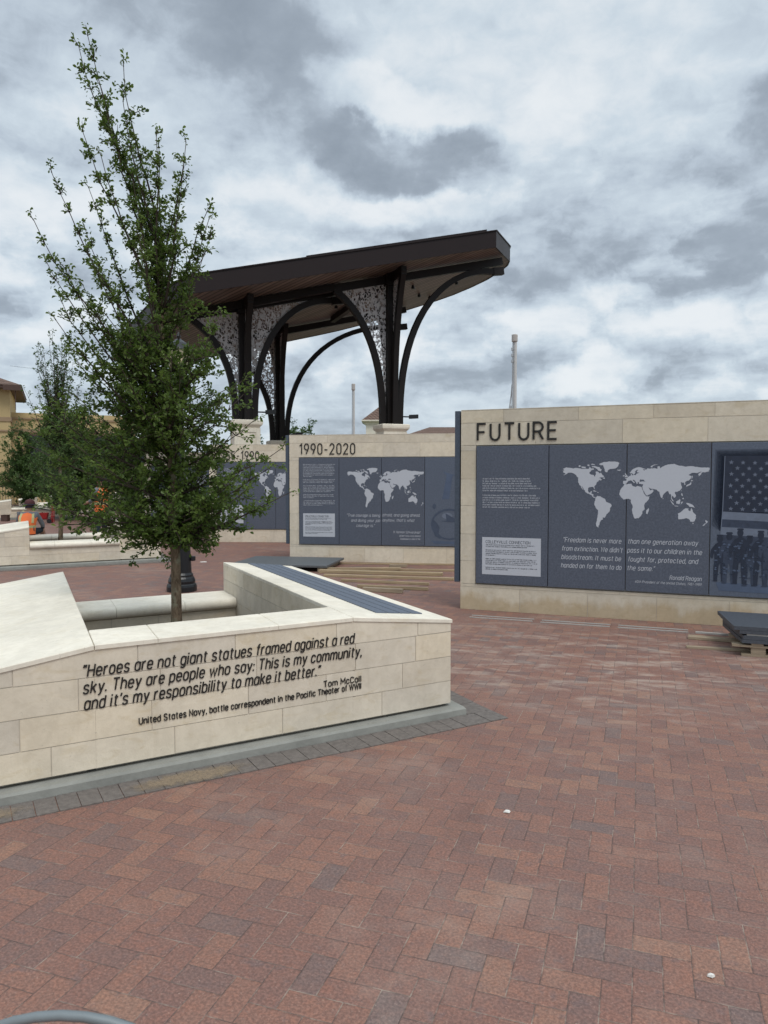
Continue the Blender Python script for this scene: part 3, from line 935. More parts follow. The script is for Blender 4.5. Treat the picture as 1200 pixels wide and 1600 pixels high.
# ------------------------------------------------------------------ world map outlines (longitude, latitude)
LAND = [
 [(-168,65.5),(-162,66.5),(-166,68.5),(-156,71.3),(-141,69.7),(-128,70),(-115,68),(-108,68),(-96,68),(-94,72),(-90,69),(-85,69.5),(-82,67.5),(-86,66),(-94,61),(-94.5,58.7),(-92.5,57),(-85,55.3),(-82.3,55),(-82,53),(-79.5,51.3),(-79,54.5),(-76.7,57),(-78,60),(-77.5,62.4),(-73.7,62.4),(-69.6,61),(-69.5,58.9),(-66,58.8),(-64.5,60.3),(-62,57.5),(-60,55),(-57,53.5),(-55.7,52),(-59,50),(-66,50),(-70,47),(-65,49),(-64.5,46.5),(-61,46),(-65,43.6),(-67,44.8),(-70,43.7),(-70.5,41.8),(-74,40.7),(-75.5,38),(-76,35.2),(-81,31.5),(-80,26.8),(-80.5,25.2),(-82,27),(-82.8,29),(-84,30),(-89,30.2),(-94,29.5),(-97.2,27.8),(-97.8,22.5),(-96,19.3),(-94.5,18.2),(-91,18.7),(-90.4,21),(-87,21.5),(-88,18.5),(-88.5,16),(-83.5,15),(-83.7,11),(-81.5,9),(-79.5,9.5),(-77.3,8),(-80.5,7.3),(-83.5,8.4),(-85.7,10),(-87.5,13),(-92,14.5),(-95,16),(-100,17),(-105.5,20.3),(-105.5,22.5),(-109.4,26.5),(-113,31),(-114.7,31.6),(-111,25.5),(-109.5,23),(-112,25),(-115,28),(-117,32.5),(-120.6,34.5),(-124,40),(-124.5,47.5),(-123,49),(-128,52),(-131,55.5),(-136,58.5),(-145,60.2),(-152,59.5),(-154,58),(-160,55.5),(-164,54.6),(-158,58.5),(-162,59.5),(-165,61.5),(-164.5,63.3),(-161,64.5)],
 [(-73,78),(-65,80),(-55,82),(-35,83.3),(-22,82),(-18,80),(-20,76),(-22,72),(-26,69),(-33,67.5),(-40,65),(-43,60.2),(-48,61),(-52,65),(-54,69),(-58,75),(-68,76)],
 [(-80,73.7),(-72,71.5),(-67,69),(-62,66.5),(-65,62.5),(-72,64.5),(-74,67.5),(-79,70),(-88,71),(-88,73.5)],
 [(-117,72.5),(-113,69.5),(-104,69),(-105,72.5),(-112,73)], [(-124,74),(-120,71.7),(-117,74),(-121,76)],
 [(-90,76.5),(-80,75.7),(-82,78),(-88,79)], [(-98,74),(-94,73),(-95,77),(-101,76)],
 [(-59.2,47.8),(-53,46.8),(-55.7,51.5)], [(-85,22),(-80,23),(-74.5,20.2),(-78,20.4)], [(-74,19.8),(-68.5,18.6),(-72,18)],
 [(-77.3,8),(-72,12),(-64,10.5),(-60,8.5),(-52,5),(-50,0),(-44,-2.5),(-37,-4.8),(-35,-8),(-39,-13),(-39,-18),(-41,-22),(-48,-26),(-49,-29),(-53,-34),(-58,-34),(-57,-37.5),(-62,-39),(-65,-43),(-66,-46.5),(-69,-51),(-68,-54.5),(-74,-52),(-75.5,-46.5),(-73,-40),(-71.5,-30),(-70.3,-18.5),(-76.3,-13.5),(-81,-5),(-80,-1),(-78,2)],
 [(-6,35.8),(10,37.2),(11,34),(20,30.5),(23,32.8),(32.5,31),(35.5,24),(38,18),(43,11.5),(51.2,11.8),(48,4),(41,-2),(39,-6.5),(40.6,-15),(35,-20),(35.4,-24),(32.5,-28.5),(27,-33.7),(18.5,-34.3),(15,-27),(12,-17),(13.5,-9),(9,-1),(9.5,4),(4,6.3),(-7.5,4.4),(-13,9),(-17.3,14.7),(-16,20),(-13,27.5),(-9.5,30.5)],
 [(49.3,-12.2),(50.3,-15.5),(47,-25),(43.7,-23.5),(44.3,-17)],
 [(-9,43),(-2,43.4),(-1.2,46),(-4.5,48.4),(1.5,50.2),(4.5,52.5),(8.5,54),(8.3,57),(10.5,57.6),(10.5,54.5),(19,54.4),(21,57.5),(24,58.5),(28,59.7),(22.5,60.2),(21.5,63),(25.4,65.2),(22,65.8),(17.2,61.5),(18.8,60),(16.5,57),(14.3,55.6),(11,59),(7.5,58.2),(5.2,60.5),(9,63.5),(14.5,67.8),(20,70),(28,71),(41,67.5),(40,66.2),(35,66.3),(38,64),(44,66.5),(44.5,68.3),(54,68.5),(60,69),(68,68.3),(67,71.5),(72,72.8),(74,68.5),(79,72.2),(87,75),(104,77.6),(113,74),(129,71.5),(140,72.5),(160,69.8),(170,69.8),(180,69),(180,65),(177.5,64.6),(179,62.4),(170.5,60),(163.5,59.8),(162,56),(157,51.2),(155.7,56.5),(163,61.5),(155,59.3),(142.5,59.3),(135.3,54.8),(141,53),(140,48),(135,43.5),(130.5,42.4),(127.5,39.6),(129.3,36),(126.4,34.6),(126.5,37.6),(124.5,40),(121.3,39),(122,40.6),(118,39),(120,37.2),(119.3,35),(121.8,31),(121,28),(117,23.5),(110.5,21),(108,21.6),(105.8,19),(109.2,13),(106.6,9.5),(104.8,9),(102.5,12.2),(100,13.3),(99.5,9),(103.3,3.8),(104,1.4),(101,3),(98.3,8),(98.5,14),(97.3,16.7),(94.4,16),(91.8,22.5),(88,21.7),(82.3,16.7),(80.2,13.5),(79.8,10.3),(77.5,8.1),(75,12),(72.8,19),(72.5,21),(69,22.3),(66.5,25.2),(57,26.8),(51.5,27.9),(48.5,30),(50.5,26.5),(52,24),(56.3,26),(59.8,22.5),(55,17.5),(45,12.8),(43,14.5),(39,21),(35,28),(34.5,31.5),(36,36.5),(30.5,36.7),(27.3,37),(26.3,39.5),(29,41.1),(35,42),(41.5,41.5),(37.5,45),(35,46.2),(33.5,44.5),(31,46.5),(28,43.5),(28.7,41.2),(23.7,40.3),(24,37.7),(22.5,36.5),(19.4,41.5),(13.7,45.5),(12.4,44),(18.4,40.2),(16.5,39.7),(15.8,38),(12.2,41.7),(8.8,44.4),(3.2,43),(0,39.5),(-2,36.8),(-5.7,36),(-9,37)],
 [(-5.5,50),(1.3,51.2),(1.7,52.7),(-1.5,55),(-3,58.6),(-6,57.5),(-3,54.5),(-4.8,52.5)], [(-10,52),(-6.2,52.3),(-6,54.8),(-9.8,54)], [(-24,65.5),(-19,63.4),(-14,65),(-16,66.4),(-22,66)],
 [(52,71),(57,70.7),(56,73),(68,76.5),(60,76),(53,73)], [(130.5,31.5),(135.5,33.7),(140.8,35.7),(141.8,39.5),(140.2,40.8),(136.8,37),(131,34.2)], [(140,42),(145,43.5),(141.8,45.4)], [(142,46.5),(143.5,49),(143,54),(142,52)],
 [(95.5,5.5),(104,-2.5),(105.5,-5.8),(102,-4)], [(105.3,-6.5),(114.3,-7.6),(114,-8.6),(106,-7.4)], [(109,1.5),(113,3.5),(117,7),(118.8,4.5),(116.2,-3.8),(110.2,-2.8)], [(119.3,-5.3),(121,-3),(125,1.5),(120.2,.8)],
 [(131,-.8),(138,-1.8),(145,-4.5),(150.5,-10.5),(143,-9),(138,-8.3),(133,-4)], [(120.5,18.3),(122.3,18.2),(124,12.8),(120.6,14.2)], [(122,7),(126.4,6.5),(125.5,9.6)], [(80,9.6),(81.8,7),(80.2,6.1)], [(120.2,23),(121.8,25.2),(121,22)],
 [(113.7,-22.5),(122,-18),(126,-14.2),(130,-11.8),(136.8,-12.2),(135.5,-15),(140.8,-17.5),(142.5,-10.8),(146,-18.8),(153,-25.5),(153,-31),(150,-37.3),(146.5,-38.8),(140.5,-38),(138,-33.5),(131.5,-31.5),(124,-33.2),(115.2,-34.3)],
 [(144.8,-40.8),(148.2,-41),(147,-43.6)], [(173,-34.5),(178.4,-37.7),(175.3,-41.6),(174,-39.3)], [(172.7,-40.6),(174.2,-41.8),(170.5,-46),(166.6,-45.9)],
 [(164,-20.3),(167,-22.3),(165.6,-21.5)], [(-158,21.4),(-155,19.5),(-156.5,20.8)],
]
def flat_map(lon, lat):
    if lon < -30 and lat > 59.5 and lon > -74 and (lat > 70 or lon > -60): lon = -50 + (lon + 50) * .72 - 3
    if lon < -30: lon = -168 + (lon + 168) * .93
    else: lon = -39.66 + (lon + 30) * 219.66 / 210
    return lon / 180, lat / 180 * 1.13


def rough_outline(poly, rnd):
    out = []
    for (a, b) in zip(poly, poly[1:] + poly[:1]):
        out.append(a)
        L = math.hypot(a[0] - b[0], a[1] - b[1])
        k = int(L / 4)
        for q in range(1, k + 1):
            t_ = q / (k + 1)
            out.append((a[0] + (b[0] - a[0]) * t_ + rnd.gauss(0, .45), a[1] + (b[1] - a[1]) * t_ + rnd.gauss(0, .35)))
    return out
_r = random.Random(2)
WORLD = [[flat_map(*p) for p in rough_outline(q, _r)] for q in LAND]
_xs = [p[0] for q in WORLD for p in q]; _ys = [p[1] for q in WORLD for p in q]
WB = (min(_xs), max(_xs), min(_ys), max(_ys))


def star(cx, cz, r):
    return [(cx + (r if k % 2 == 0 else r * .4) * math.sin(math.pi * k / 5), cz + (r if k % 2 == 0 else r * .4) * math.cos(math.pi * k / 5)) for k in range(10)]
def ell(cx, cz, rx, rz_, a0=0, a1=360, k=20):
    return [(cx + rx * math.cos(R(a0 + (a1 - a0) * q / k)), cz + rz_ * math.sin(R(a0 + (a1 - a0) * q / k))) for q in range(k + (a1 - a0 < 360))]


# ------------------------------------------------------------------ history walls
def history_wall(label, loc, rz, L, title, tx1, edges, quote, para, seed, damp=False, pic=None, pair=None, card=True):
    root = thing('history_wall', label, 'memorial wall', loc, rz, 'limestone history walls set in an arc')
    rnd = random.Random(seed)
    mb = MB()
    zb, zt = .335, 2.04
    last = edges[-1]
    ext = rand_joints(L, .62, 1.0, rnd)
    pj = lambda ri: [k * .77 + (.0 if ri == 0 else .38) + rnd.uniform(-.03, .03) for k in range(1, int(L / .77) + 1)]
    full = lambda a: (lambda s: a)
    block_face(mb, (0, 0), (L, 0), (0, -1), [(0., .285), (.285, zb - .012)], full(9), pj, rnd=rnd)
    block_face(mb, (0, 0), (L, 0), (0, -1), [(zt + .006, 2.322), (2.322, 2.477)], full(9), ext, rnd=rnd)
    side = [(zb - .012, .61), (.61, .945), (.945, 1.30), (1.30, 1.63), (1.63, 1.98), (1.98, zt + .006)]
    block_face(mb, (0, 0), (edges[0] - .004, 0), (0, -1), side, full(9), lambda r: [], rnd=rnd)
    if L - last > .05: block_face(mb, (last + .004, 0), (L, 0), (0, -1), side, full(9), lambda r: [], rnd=rnd)
    allrows = [(0., .285)] + [(.285, .61)] + side[1:-1] + [(1.98, 2.322), (2.322, 2.477)]
    block_face(mb, (0, .45), (0, 0), (-1, 0), allrows, full(9), lambda r: [], rnd=rnd)
    block_face(mb, (L, 0), (L, .45), (1, 0), allrows, full(9), lambda r: [], rnd=rnd)
    block_face(mb, (L, .45), (0, .45), (0, 1), allrows, full(9), ext, rnd=rnd)
    mb.box(.004, L - .004, .004, .446, 0, zb - .013, 1)
    mb.box(.006, L - .006, .036, .444, zb - .0125, zt + .0055, 1)
    mb.box(.004, L - .004, .004, .446, zt + .006, 2.474, 1)
    for a, b in ((.0, edges[0]), (last, L)):
        if b - a > .05: mb.box(a + .006, b - .008, .0045, .0355, zb - .012, zt + .005, 1)
    mb.box(.0, L, .0, .45, 2.4775, 2.486, 0, .6)
    mb.build('stone_body', [M['stonewall'] if damp else M['stone'], M['mortard']], root)
    eb = MB(); eb.box(-.085, -.018, .02, .43, zb, 2.478, 0, .5, 0, .004)
    eb.build('end_slab', M['slateedge'], root)
    for k, (a, b) in enumerate(zip(edges[:-1], edges[1:])):
        pb = MB(); pb.box(a + .004, b - .004, -.020, .030, zb + .004, zt - .006, 0, .5, 0, .0025)
        pb.build('slate_panel', M['slatelight'] if (pic and k >= 3) else M['slate'], root)
    lb = MB()
    if title: put_text(lb, title, edges[0] + .008, tx1, 2.107, .20, -.003, .008, 0, .128 if title == 'FUTURE' else .105, 0, True, .33)
    if title: lb.build('title_lettering', M['letter'], root)
    vf = -.0212
    # world map over the second and third panel
    m_x0, m_x1, m_z0, m_z1 = edges[1] + .155, edges[3] - .015, 1.066, 1.836
    kb = MB()
    fx = lambda x, y: m_x0 + (x - WB[0]) / (WB[1] - WB[0]) * (m_x1 - m_x0)
    fz = lambda x, y: m_z0 + (y - WB[2]) / (WB[3] - WB[2]) * (m_z1 - m_z0)
    for poly in WORLD: fill_mesh([poly], kb, fx, fz, vf)
    kb.build('world_map', M['etch'], root)
    qb = MB()
    for row in quote:
        put_text(qb, row[0], row[1], row[2], row[3], row[4], vf, .0008, row[5], .11, 0, False)
    qb.build('quotation', M['etch'], root)
    tb = MB()
    scribble(tb, edges[0] + .085, edges[1] - .075, para[0], para[1], para[2], para[3], vf, rnd)
    tb.build('history_text', M['etch'], root)
    cb = MB(); cx0, cx1, cz0, cz1 = edges[0] + .083, edges[1] - .083, .455, .915
    if pair: cz0, cz1 = .487, .945
    cb.add([(cx0, vf, cz0), (cx1, vf, cz0), (cx1, vf, cz1), (cx0, vf, cz1)], [(0, 1, 2, 3)])
    card_o = cb.build('connection_card', M['etch'], root)
    hb = MB()
    put_text(hb, 'COLLEYVILLE CONNECTION', cx0 + .045, cx1 - .13, cz1 - .073, .034, vf, .0008, 0, .13, 0, False)
    scribble(hb, cx0 + .045, cx1 - .04, cz1 - .078, [.95, .8, 0, .96, 1, .98, .2, 0, .98, .97, 1, .9, 0, 1, .45], .0215, .0105, vf - .001, rnd)
    hb.build('card_print', M['etchdark'], card_o)
    if pic: pic(root, edges[3], edges[4], vf)
    return root


def flag_picture(root, a, b, vf):
    ident = (lambda x, y: x), (lambda x, y: y)
    x0 = a + .138
    sh = MB()
    for k in range(7):          # soft dusk etched beside and above the flag
        e = .017 * k
        fill_mesh([[(x0 - .125 + e, 1.12 + 2.5 * e), (x0 - .04, 1.06), (b - .04, 1.06), (b - .04, 1.965 - e), (x0 - .10 + e, 1.955 - e)]], sh, *ident, vf - .0002 * k)
    sh.build('etched_shade', M['etchsoft'], root)
    f = MB()
    lean = lambda z_: x0 - .055 * max(0, 1.5 - z_)
    fill_mesh([[(lean(1.27), 1.275), (b - .06, 1.255), (b - .06, 1.885), (lean(1.87), 1.885)]], f, *ident, vf - .0022, 0, 0)
    for z0, z1, mi in ((1.19, 1.275, 1), (1.105, 1.19, 2), (1.02, 1.105, 1), (.90, 1.02, 2)):
        fill_mesh([[(lean(z0), z0), (a + .7, z0 - .022), (b - .06, z0 - .012), (b - .06, z1 - .012), (a + .7, z1 - .022), (lean(z1), z1)]], f, *ident, vf - .0022, 0, mi)
    fill_mesh([[(lean(.9) - .007, .93), (lean(.9) + .001, .93), (lean(1.3) + .001, 1.3), (x0 + .001, 1.885), (x0 - .006, 1.885), (lean(1.3) - .007, 1.3)]], f, *ident, vf - .0025, 0, 1)
    for r_ in range(9):
        for k in range(12):
            xx = x0 + .062 + k * .116 + (.058 if r_ % 2 else 0)
            if xx > b - .12: continue
            fill_mesh([star(xx + .004 * math.sin(r_), 1.815 - r_ * .0635 - .004 * k, .027)], f, *ident, vf - .0026, 0, 3)
    f.build('etched_flag', [M['etchdark'], M['etchmid'], M['etchdusk'], M['etchstar']], root)
    s = MB(); rnd = random.Random(9)
    xx = x0 - .035
    for k in range(11):
        if xx > b - .12: break
        h = .50 + .035 * (k % 3) + min(k, 4) * .012; base_ = .50 - .03 * min(k, 3) / 3 - .008 * (k % 2); wd = .205 * h / .52
        top_ = base_ + h; mi = k % 2
        pose = [(.0, .93), (-.07, .87), (-.22, .83), (-.45, .70), (-.47, .55), (-.36, .50), (-.32, .60), (-.27, .64), (-.26, .5), (-.30, .28), (-.28, .02), (-.36, 0), (-.10, 0), (-.10, .05), (-.04, .40), (.04, .40), (.10, .05), (.10, 0), (.36, 0), (.28, .02), (.30, .28), (.26, .5), (.27, .64), (.32, .60), (.36, .50), (.47, .55), (.45, .70), (.22, .83), (.07, .87)]
        fill_mesh([[(xx + p[0] * wd * 1.02 + rnd.uniform(-.002, .002), base_ + p[1] * h) for p in pose]], s, *ident, vf - .0028 - .0004 * (k % 3), 0, mi)
        fill_mesh([ell(xx, top_ - .03, .031, .042)], s, *ident, vf - .0032 - .0004 * (k % 3), 0, 0)
        fill_mesh([[(xx - .034, top_ + .002), (xx + .034, top_ + .002), (xx + .028, top_ + .02), (xx - .028, top_ + .02)]], s, *ident, vf - .0036 - .0004 * (k % 3), 0, 0)
        for c in range(26):     # camouflage blotches
            px_, pz_ = xx + rnd.uniform(-.24, .24) * wd, base_ + rnd.uniform(.12, .82) * h
            fill_mesh([ell(px_, pz_, rnd.uniform(.008, .022), rnd.uniform(.005, .013), k=7)], s, *ident, vf - .0046 - .0002 * (c % 5), 0, 3 if c % 3 else 2)
        xx += .108 if k % 2 else .094
    s.build('etched_soldiers', [M['etchdark'], M['etchdusk'], M['etchshade'], M['etchveil']], root)
    g = MB()
    fill_mesh([[(a + .10, .40), (b - .1, .36), (b - .08, .47), (a + .07, .49)]], g, *ident, vf - .0006)
    g.build('etched_ground', M['etchshade'], root)


def relic_picture(root, a, b, vf):
    ident = (lambda x, y: x), (lambda x, y: y)
    s = MB()
    fill_mesh([[(a + .34, 1.78), (a + .40, 1.745), (a + .56, 1.70), (a + .58, 1.69), (a + .53, 1.68), (a + .47, 1.24), (a + .335, 1.235), (a + .42, 1.69), (a + .385, 1.73)]], s, *ident, vf - .0008, 0, 0)
    fill_mesh([ell(a + .185, 1.10, .035, .05)], s, *ident, vf - .0008, 0, 1)
    fill_mesh([ell(a + .475, .76, .355, .30), ell(a + .475, .755, .318, .265)], s, *ident, vf - .0008, 0, 1)
    fill_mesh([[(a + .16, .86), (a + .24, .78), (a + .29, .70), (a + .27, .58), (a + .33, .52), (a + .30, .48), (a + .20, .53), (a + .15, .66)]], s, *ident, vf - .0010, 0, 1)
    fill_mesh([[(a + .30, .82), (a + .42, .83), (a + .40, .97), (a + .52, .90), (a + .62, .86), (a + .63, .80), (a + .48, .80)]], s, *ident, vf - .0010, 0, 1)
    fill_mesh([ell(a + .43, .92, .10, .06)], s, *ident, vf - .0009, 0, 2)
    fill_mesh([[(a + .12, .44), (b - .1, .40), (b - .1, .36), (a + .2, .385)]], s, *ident, vf - .0009, 0, 0)
    s.build('etched_relic', [M['etchshade'], M['etchrelic'], M['etchmid']], root)


q1 = [('\u201cFreedom is never more', 1.262, 1.925, .886, .054, .2, 0), ('than one generation away', 1.995, 2.742, .890, .054, .2, 0),
      ('from extinction. We didn\u2019t', 1.250, 1.940, .783, .054, .2, 0), ('pass it to our children in the', 1.992, 2.785, .787, .054, .2, 0),
      ('bloodstream. It must be', 1.247, 1.925, .682, .054, .2, 0), ('fought for, protected, and', 2.0, 2.745, .684, .054, .2, 0),
      ('handed on for them to do', 1.244, 1.930, .581, .054, .2, 0), ('the same.\u201d', 1.992, 2.293, .583, .054, .2, 0),
      ('Ronald Reagan', 2.452, 2.786, .494, .046, .2, 0), ('40th President of the United States, 1981-1989', 2.08, 2.786, .440, .028, .2, 0)]
history_wall('tallest looking limestone wall headed FUTURE with etched flag panel, nearest of the walls', (.959, 9.28, 0), R(-21.414), 5.3, 'FUTURE', 1.168,
             [.2, 1.087, 1.974, 2.862, 4.9], q1, (1.655, [.82, .82, .85, .91, .97, .77, 0, .93, .97, .95, .96, .97, .8], .0290, .0145), 21, True, flag_picture)
q2 = [('\u201cTrue courage is being', 1.162, 1.825, .890, .054, .2, 0), ('afraid, and going ahead', 1.870, 2.597, .900, .054, .2, 0),
      ('and doing your job', 1.252, 1.825, .790, .054, .2, 0), ('anyhow, that\u2019s what', 1.875, 2.498, .800, .054, .2, 0),
      ('courage is.\u201d', 1.354, 1.722, .691, .054, .2, 0),
      ('H. Norman Schwarzkopf', 2.087, 2.61, .577, .044, .2, 0), ('United States Army General', 2.20, 2.61, .512, .033, .2, 0), ('Commander-in-chief of the', 2.22, 2.61, .452, .033, .2, 0)]
history_wall('limestone wall headed 1990-2020 with a pale world map on slate panels, second from the right', (-1.868, 14.678, 0), R(-10.38), 5.3, '1990-2020', 1.318,
             [.2, 1.01, 1.85, 2.692, 4.9], q2, (1.925, [1, .97, .98, .99, 1, .97, .98, .96, .3, 0, 1, .97, .95, 0, .98, 1, .97, .99, .9, 0, .96, .97, .35, 0, 1, .98, 1, .6], .0295, .0145), 22, False, relic_picture, True)
q3 = [('\u201c', 1.12, 1.16, .89, .055, .2, 0)]
history_wall('limestone wall headed 1955-1990 mostly behind the oak foliage, left of the 1990-2020 wall', (-4.448, 18.915, 0), R(-2.17), 5.3, '1955-1990', 1.27,
             [.2, .957, 1.70, 2.45, 4.6], q3, (1.90, [1, .97, .98, .99, 1, .97, .5, 0, 1, .97, .95, .6, 0, .98, 1, .97], .0295, .0145), 23, False, None, True)
history_wall('limestone history wall glimpsed through foliage behind the lamp post, farthest left', (-7.9, 24.5, 0), R(6), 5.3, None, 1.27,
             [.2, .957, 1.70, 2.45, 4.6], q3, (1.90, [1, .97, .98, .99, 1, .97, .5, 0, 1, .97, .95, .6], .0295, .0145), 24, False, None, True)


# ------------------------------------------------------------------ canopy pavilion
A2, B2, C2 = Vector((.21, 22.0)), Vector((-3.91, 21.0)), Vector((-3.85, 27.5))
CU = Vector((math.cos(R(13.65)), math.sin(R(13.65)))); CV = Vector((-CU.y, CU.x))
NX, NY, NZ = -.221, -.080, .972
def roof_z(X, Y): return 7.566 - (NX * (X - .332) + NY * (Y - 21.7)) / NZ
def plan(s, t):
    p = A2 + CU * s + CV * t
    return p.x, p.y
OUT = [(-5.70, -2.25), (2.80, -1.16), (4.36, 1.49), (4.60, 2.2), (4.72, 3.1), (4.72, 4.4), (4.50, 5.5), (4.15, 6.5), (3.71, 7.2), (2.70, 8.25), (1.9, 9.3), (1.2, 10.0), (.3, 10.4), (-.6, 10.55),
       (-1.7, 10.6), (-4.6, 10.75), (-6.0, 10.4), (-7.4, 9.2), (-8.2, 7.6), (-8.42, 6.0), (-7.25, 1.8), (-6.35, -1.15)]
cn = thing('canopy_pavilion', 'dark bronze roof canopy swept up on three flared columns behind the limestone walls', 'pavilion', (A2.x, A2.y, 0))
O3 = Vector((A2.x, A2.y, 0))
def L3(X, Y, Z): return (X - O3.x, Y - O3.y, Z)
pts = [plan(*q) for q in OUT]
cen = Vector((sum(p[0] for p in pts) / len(pts), sum(p[1] for p in pts) / len(pts)))
def grow(k): return [tuple(Vector(p) + (Vector(p) - cen).normalized() * k) for p in pts]
def ring(k, dz): return [L3(p[0], p[1], roof_z(*p) + dz) for p in grow(k)]
rb = MB(); rb.rings([ring(0, 0.012), ring(0, .47)], False, False)
rb.rings([ring(-.04, .012), ring(-.04, .46)], False, False)
rb.add(ring(0, .012) + ring(-.04, .012), [(i, (i + 1) % len(pts), len(pts) + (i + 1) % len(pts), len(pts) + i) for i in range(len(pts))])
rb.build('fascia', M['fascia'], cn)
rb = MB(); rb.rings([ring(.03, .471), ring(.03, .50)]);
inner = grow(-.7)
rb.rings([[L3(p[0], p[1], roof_z(*p) + .50) for p in inner], [L3(p[0], p[1], roof_z(*p) + .60) for p in grow(-.75)]])
for s0, s1 in ((-4.9, -2.7), (-2.7, .8), (.8, 2.6)):     # standing flashing lengths along the front edge
    k = [plan(s0, -1.93 + .12 * (s0 + 5.6) * 1.0), plan(s1, -1.93 + .12 * (s1 + 5.6))]
    e = .05 + .03 * (s0 > -4)
    q = [k[0], k[1], plan(s1, -1.6 + .12 * (s1 + 5.6)), plan(s0, -1.6 + .12 * (s0 + 5.6))]
    rb.hexa([L3(p[0], p[1], roof_z(*p) + .50) for p in q] + [L3(p[0], p[1], roof_z(*p) + .53 + e) for p in q])
rb.build('roof', M['fascia'], cn)
sb = MB(); sb.rings([[L3(p[0], p[1], roof_z(*p) + .03) for p in grow(-.041)], [L3(p[0], p[1], roof_z(*p) + .09) for p in grow(-.041)]])
sb.build('soffit', M['soffit'], cn)


def qarc(c, dr, r0, r1, z0, z1, amax=90, k=20, e=1.12):
    out = []
    for i in range(k + 1):
        a = R(amax) * i / k
        r = r0 + (r1 - r0) * ((1 - math.cos(a)) / (1 - math.cos(R(amax)))) ** e
        out.append(Vector((*(c + dr * r), z0 + (z1 - z0) * (math.sin(a) / math.sin(R(amax))) ** .96)))
    return out


def column(c, pz, arms, first=False):
    col = MB(); h = .165
    zt = roof_z(c.x, c.y)
    T_ = lambda P: [L3(*q) for q in P]
    def frame(p):                           # local column axes to pavilion space
        q = c + CUR * p[0] + CVR * p[1]
        return L3(q.x, q.y, p[2])
    for a, b in ((-1, -1), (1, -1), (1, 1), (-1, 1)):
        col.hexa([frame((a * .09 + i * .075, b * .09 + j * .075, zz)) for zz in (pz, zt) for i, j in ((-1, -1), (1, -1), (1, 1), (-1, 1))])
    col.hexa([frame((i * .22, j * .22, zz)) for zz in (zt - .35, zt + .02) for i, j in ((-1, -1), (1, -1), (1, 1), (-1, 1))])
    root = col.build('column', M['bronze'], cn)
    for dx, dy, ln, drop, scr, amax in arms:
        dr = CUR * dx + CVR * dy
        end = c + dr * ln
        z1 = roof_z(end.x, end.y) - drop
        side = Vector((-dr.y, dr.x, 0))
        P = qarc(c, dr, .27, ln, pz, z1, amax)
        a = MB(); a.bar([L3(*p) for p in P], .15, .17, side)
        tip = c + dr * (ln + .35)
        if amax > 80: a.bar([L3(*P[-1]), L3(tip.x, tip.y, z1 + .05)], .17, .22, side)
        q = c + dr * .16; q2 = c + dr * (ln + (.3 if amax > 80 else .06))
        za, zb2 = roof_z(q.x, q.y), roof_z(q2.x, q2.y)
        a.bar([L3(q.x, q.y, za - .13), L3(q2.x, q2.y, zb2 - .13)], .16, .22, side)
        a.build('curved_arm', M['bronze'], root)
        if scr:
            s_ = MB(); vs = []; fs = []
            for p in P:
                hor = (Vector((p.x, p.y)) - c).length
                pp = c + dr * .17
                top_z = min(p.z, 99)
                vs += [L3(pp.x, pp.y, min(p.z, zt - .2)), L3(*p)]
            k = len(P)
            fs = [(2 * i, 2 * i + 1, 2 * i + 3, 2 * i + 2) for i in range(k - 1)]
            # close the triangle under the beam
            pe = c + dr * .17
            vs += [L3(pe.x, pe.y, roof_z(pe.x, pe.y) - .2)]
            mid = []
            for i in range(8):
                r = .17 + (ln - .17) * i / 7; pm = c + dr * r
                mid.append(L3(pm.x, pm.y, roof_z(pm.x, pm.y) - .2))
            base_i = len(vs); vs += mid
            fs.append(tuple([2 * (k - 1), 2 * (k - 1) + 1] + [base_i + i for i in range(7, -1, -1)]))
            s_.add(vs, fs)
            so_ = s_.build('perforated_screen', M['screen'], root)
            md = so_.modifiers.new('thick', 'SOLIDIFY'); md.thickness = .012; md.offset = 0
    pd = MB()
    def sq(hw, zz): return [frame((i * hw, j * hw, zz)) for i, j in ((-1, -1), (1, -1), (1, 1), (-1, 1))]
    pd.rings([sq(.42, 0), sq(.42, .3), sq(.34, .34), sq(.34, pz - .22), sq(.37, pz - .18), sq(.415, pz - .13), sq(.425, pz - .08), sq(.425, pz - .02), sq(.40, pz)])
    for i in range(4):                       # raised corner pilasters and panel frames
        a = i * math.pi / 2
        def rot(x_, y_, zz):
            return frame((x_ * math.cos(a) - y_ * math.sin(a), x_ * math.sin(a) + y_ * math.cos(a), zz))
        for x0, x1 in ((-.355, -.24), (.24, .355)):
            pd.hexa([rot(*q, zz) for zz in (.345, pz - .225) for q in ((x0, -.362), (x1, -.362), (x1, -.33), (x0, -.33))])
        pd.hexa([rot(*q, zz) for zz in (pz - .34, pz - .226) for q in ((-.239, -.360), (.239, -.360), (.239, -.33), (-.239, -.33))])
    pd.build('pedestal', M['cap'], root)
    fl = MB()
    q = c + CUR * .30
    fl.tube([L3(q.x, q.y, pz + .25), L3(*(c + CUR * .62), pz + .25)], .02, 6)
    fl.bar([L3(*(c + CUR * .58), pz + .25), L3(*(c + CUR * .86), pz + .27)], .12, .07, (0, 0, 1))
    fl.build('floodlight', M['black'], root)
    return root


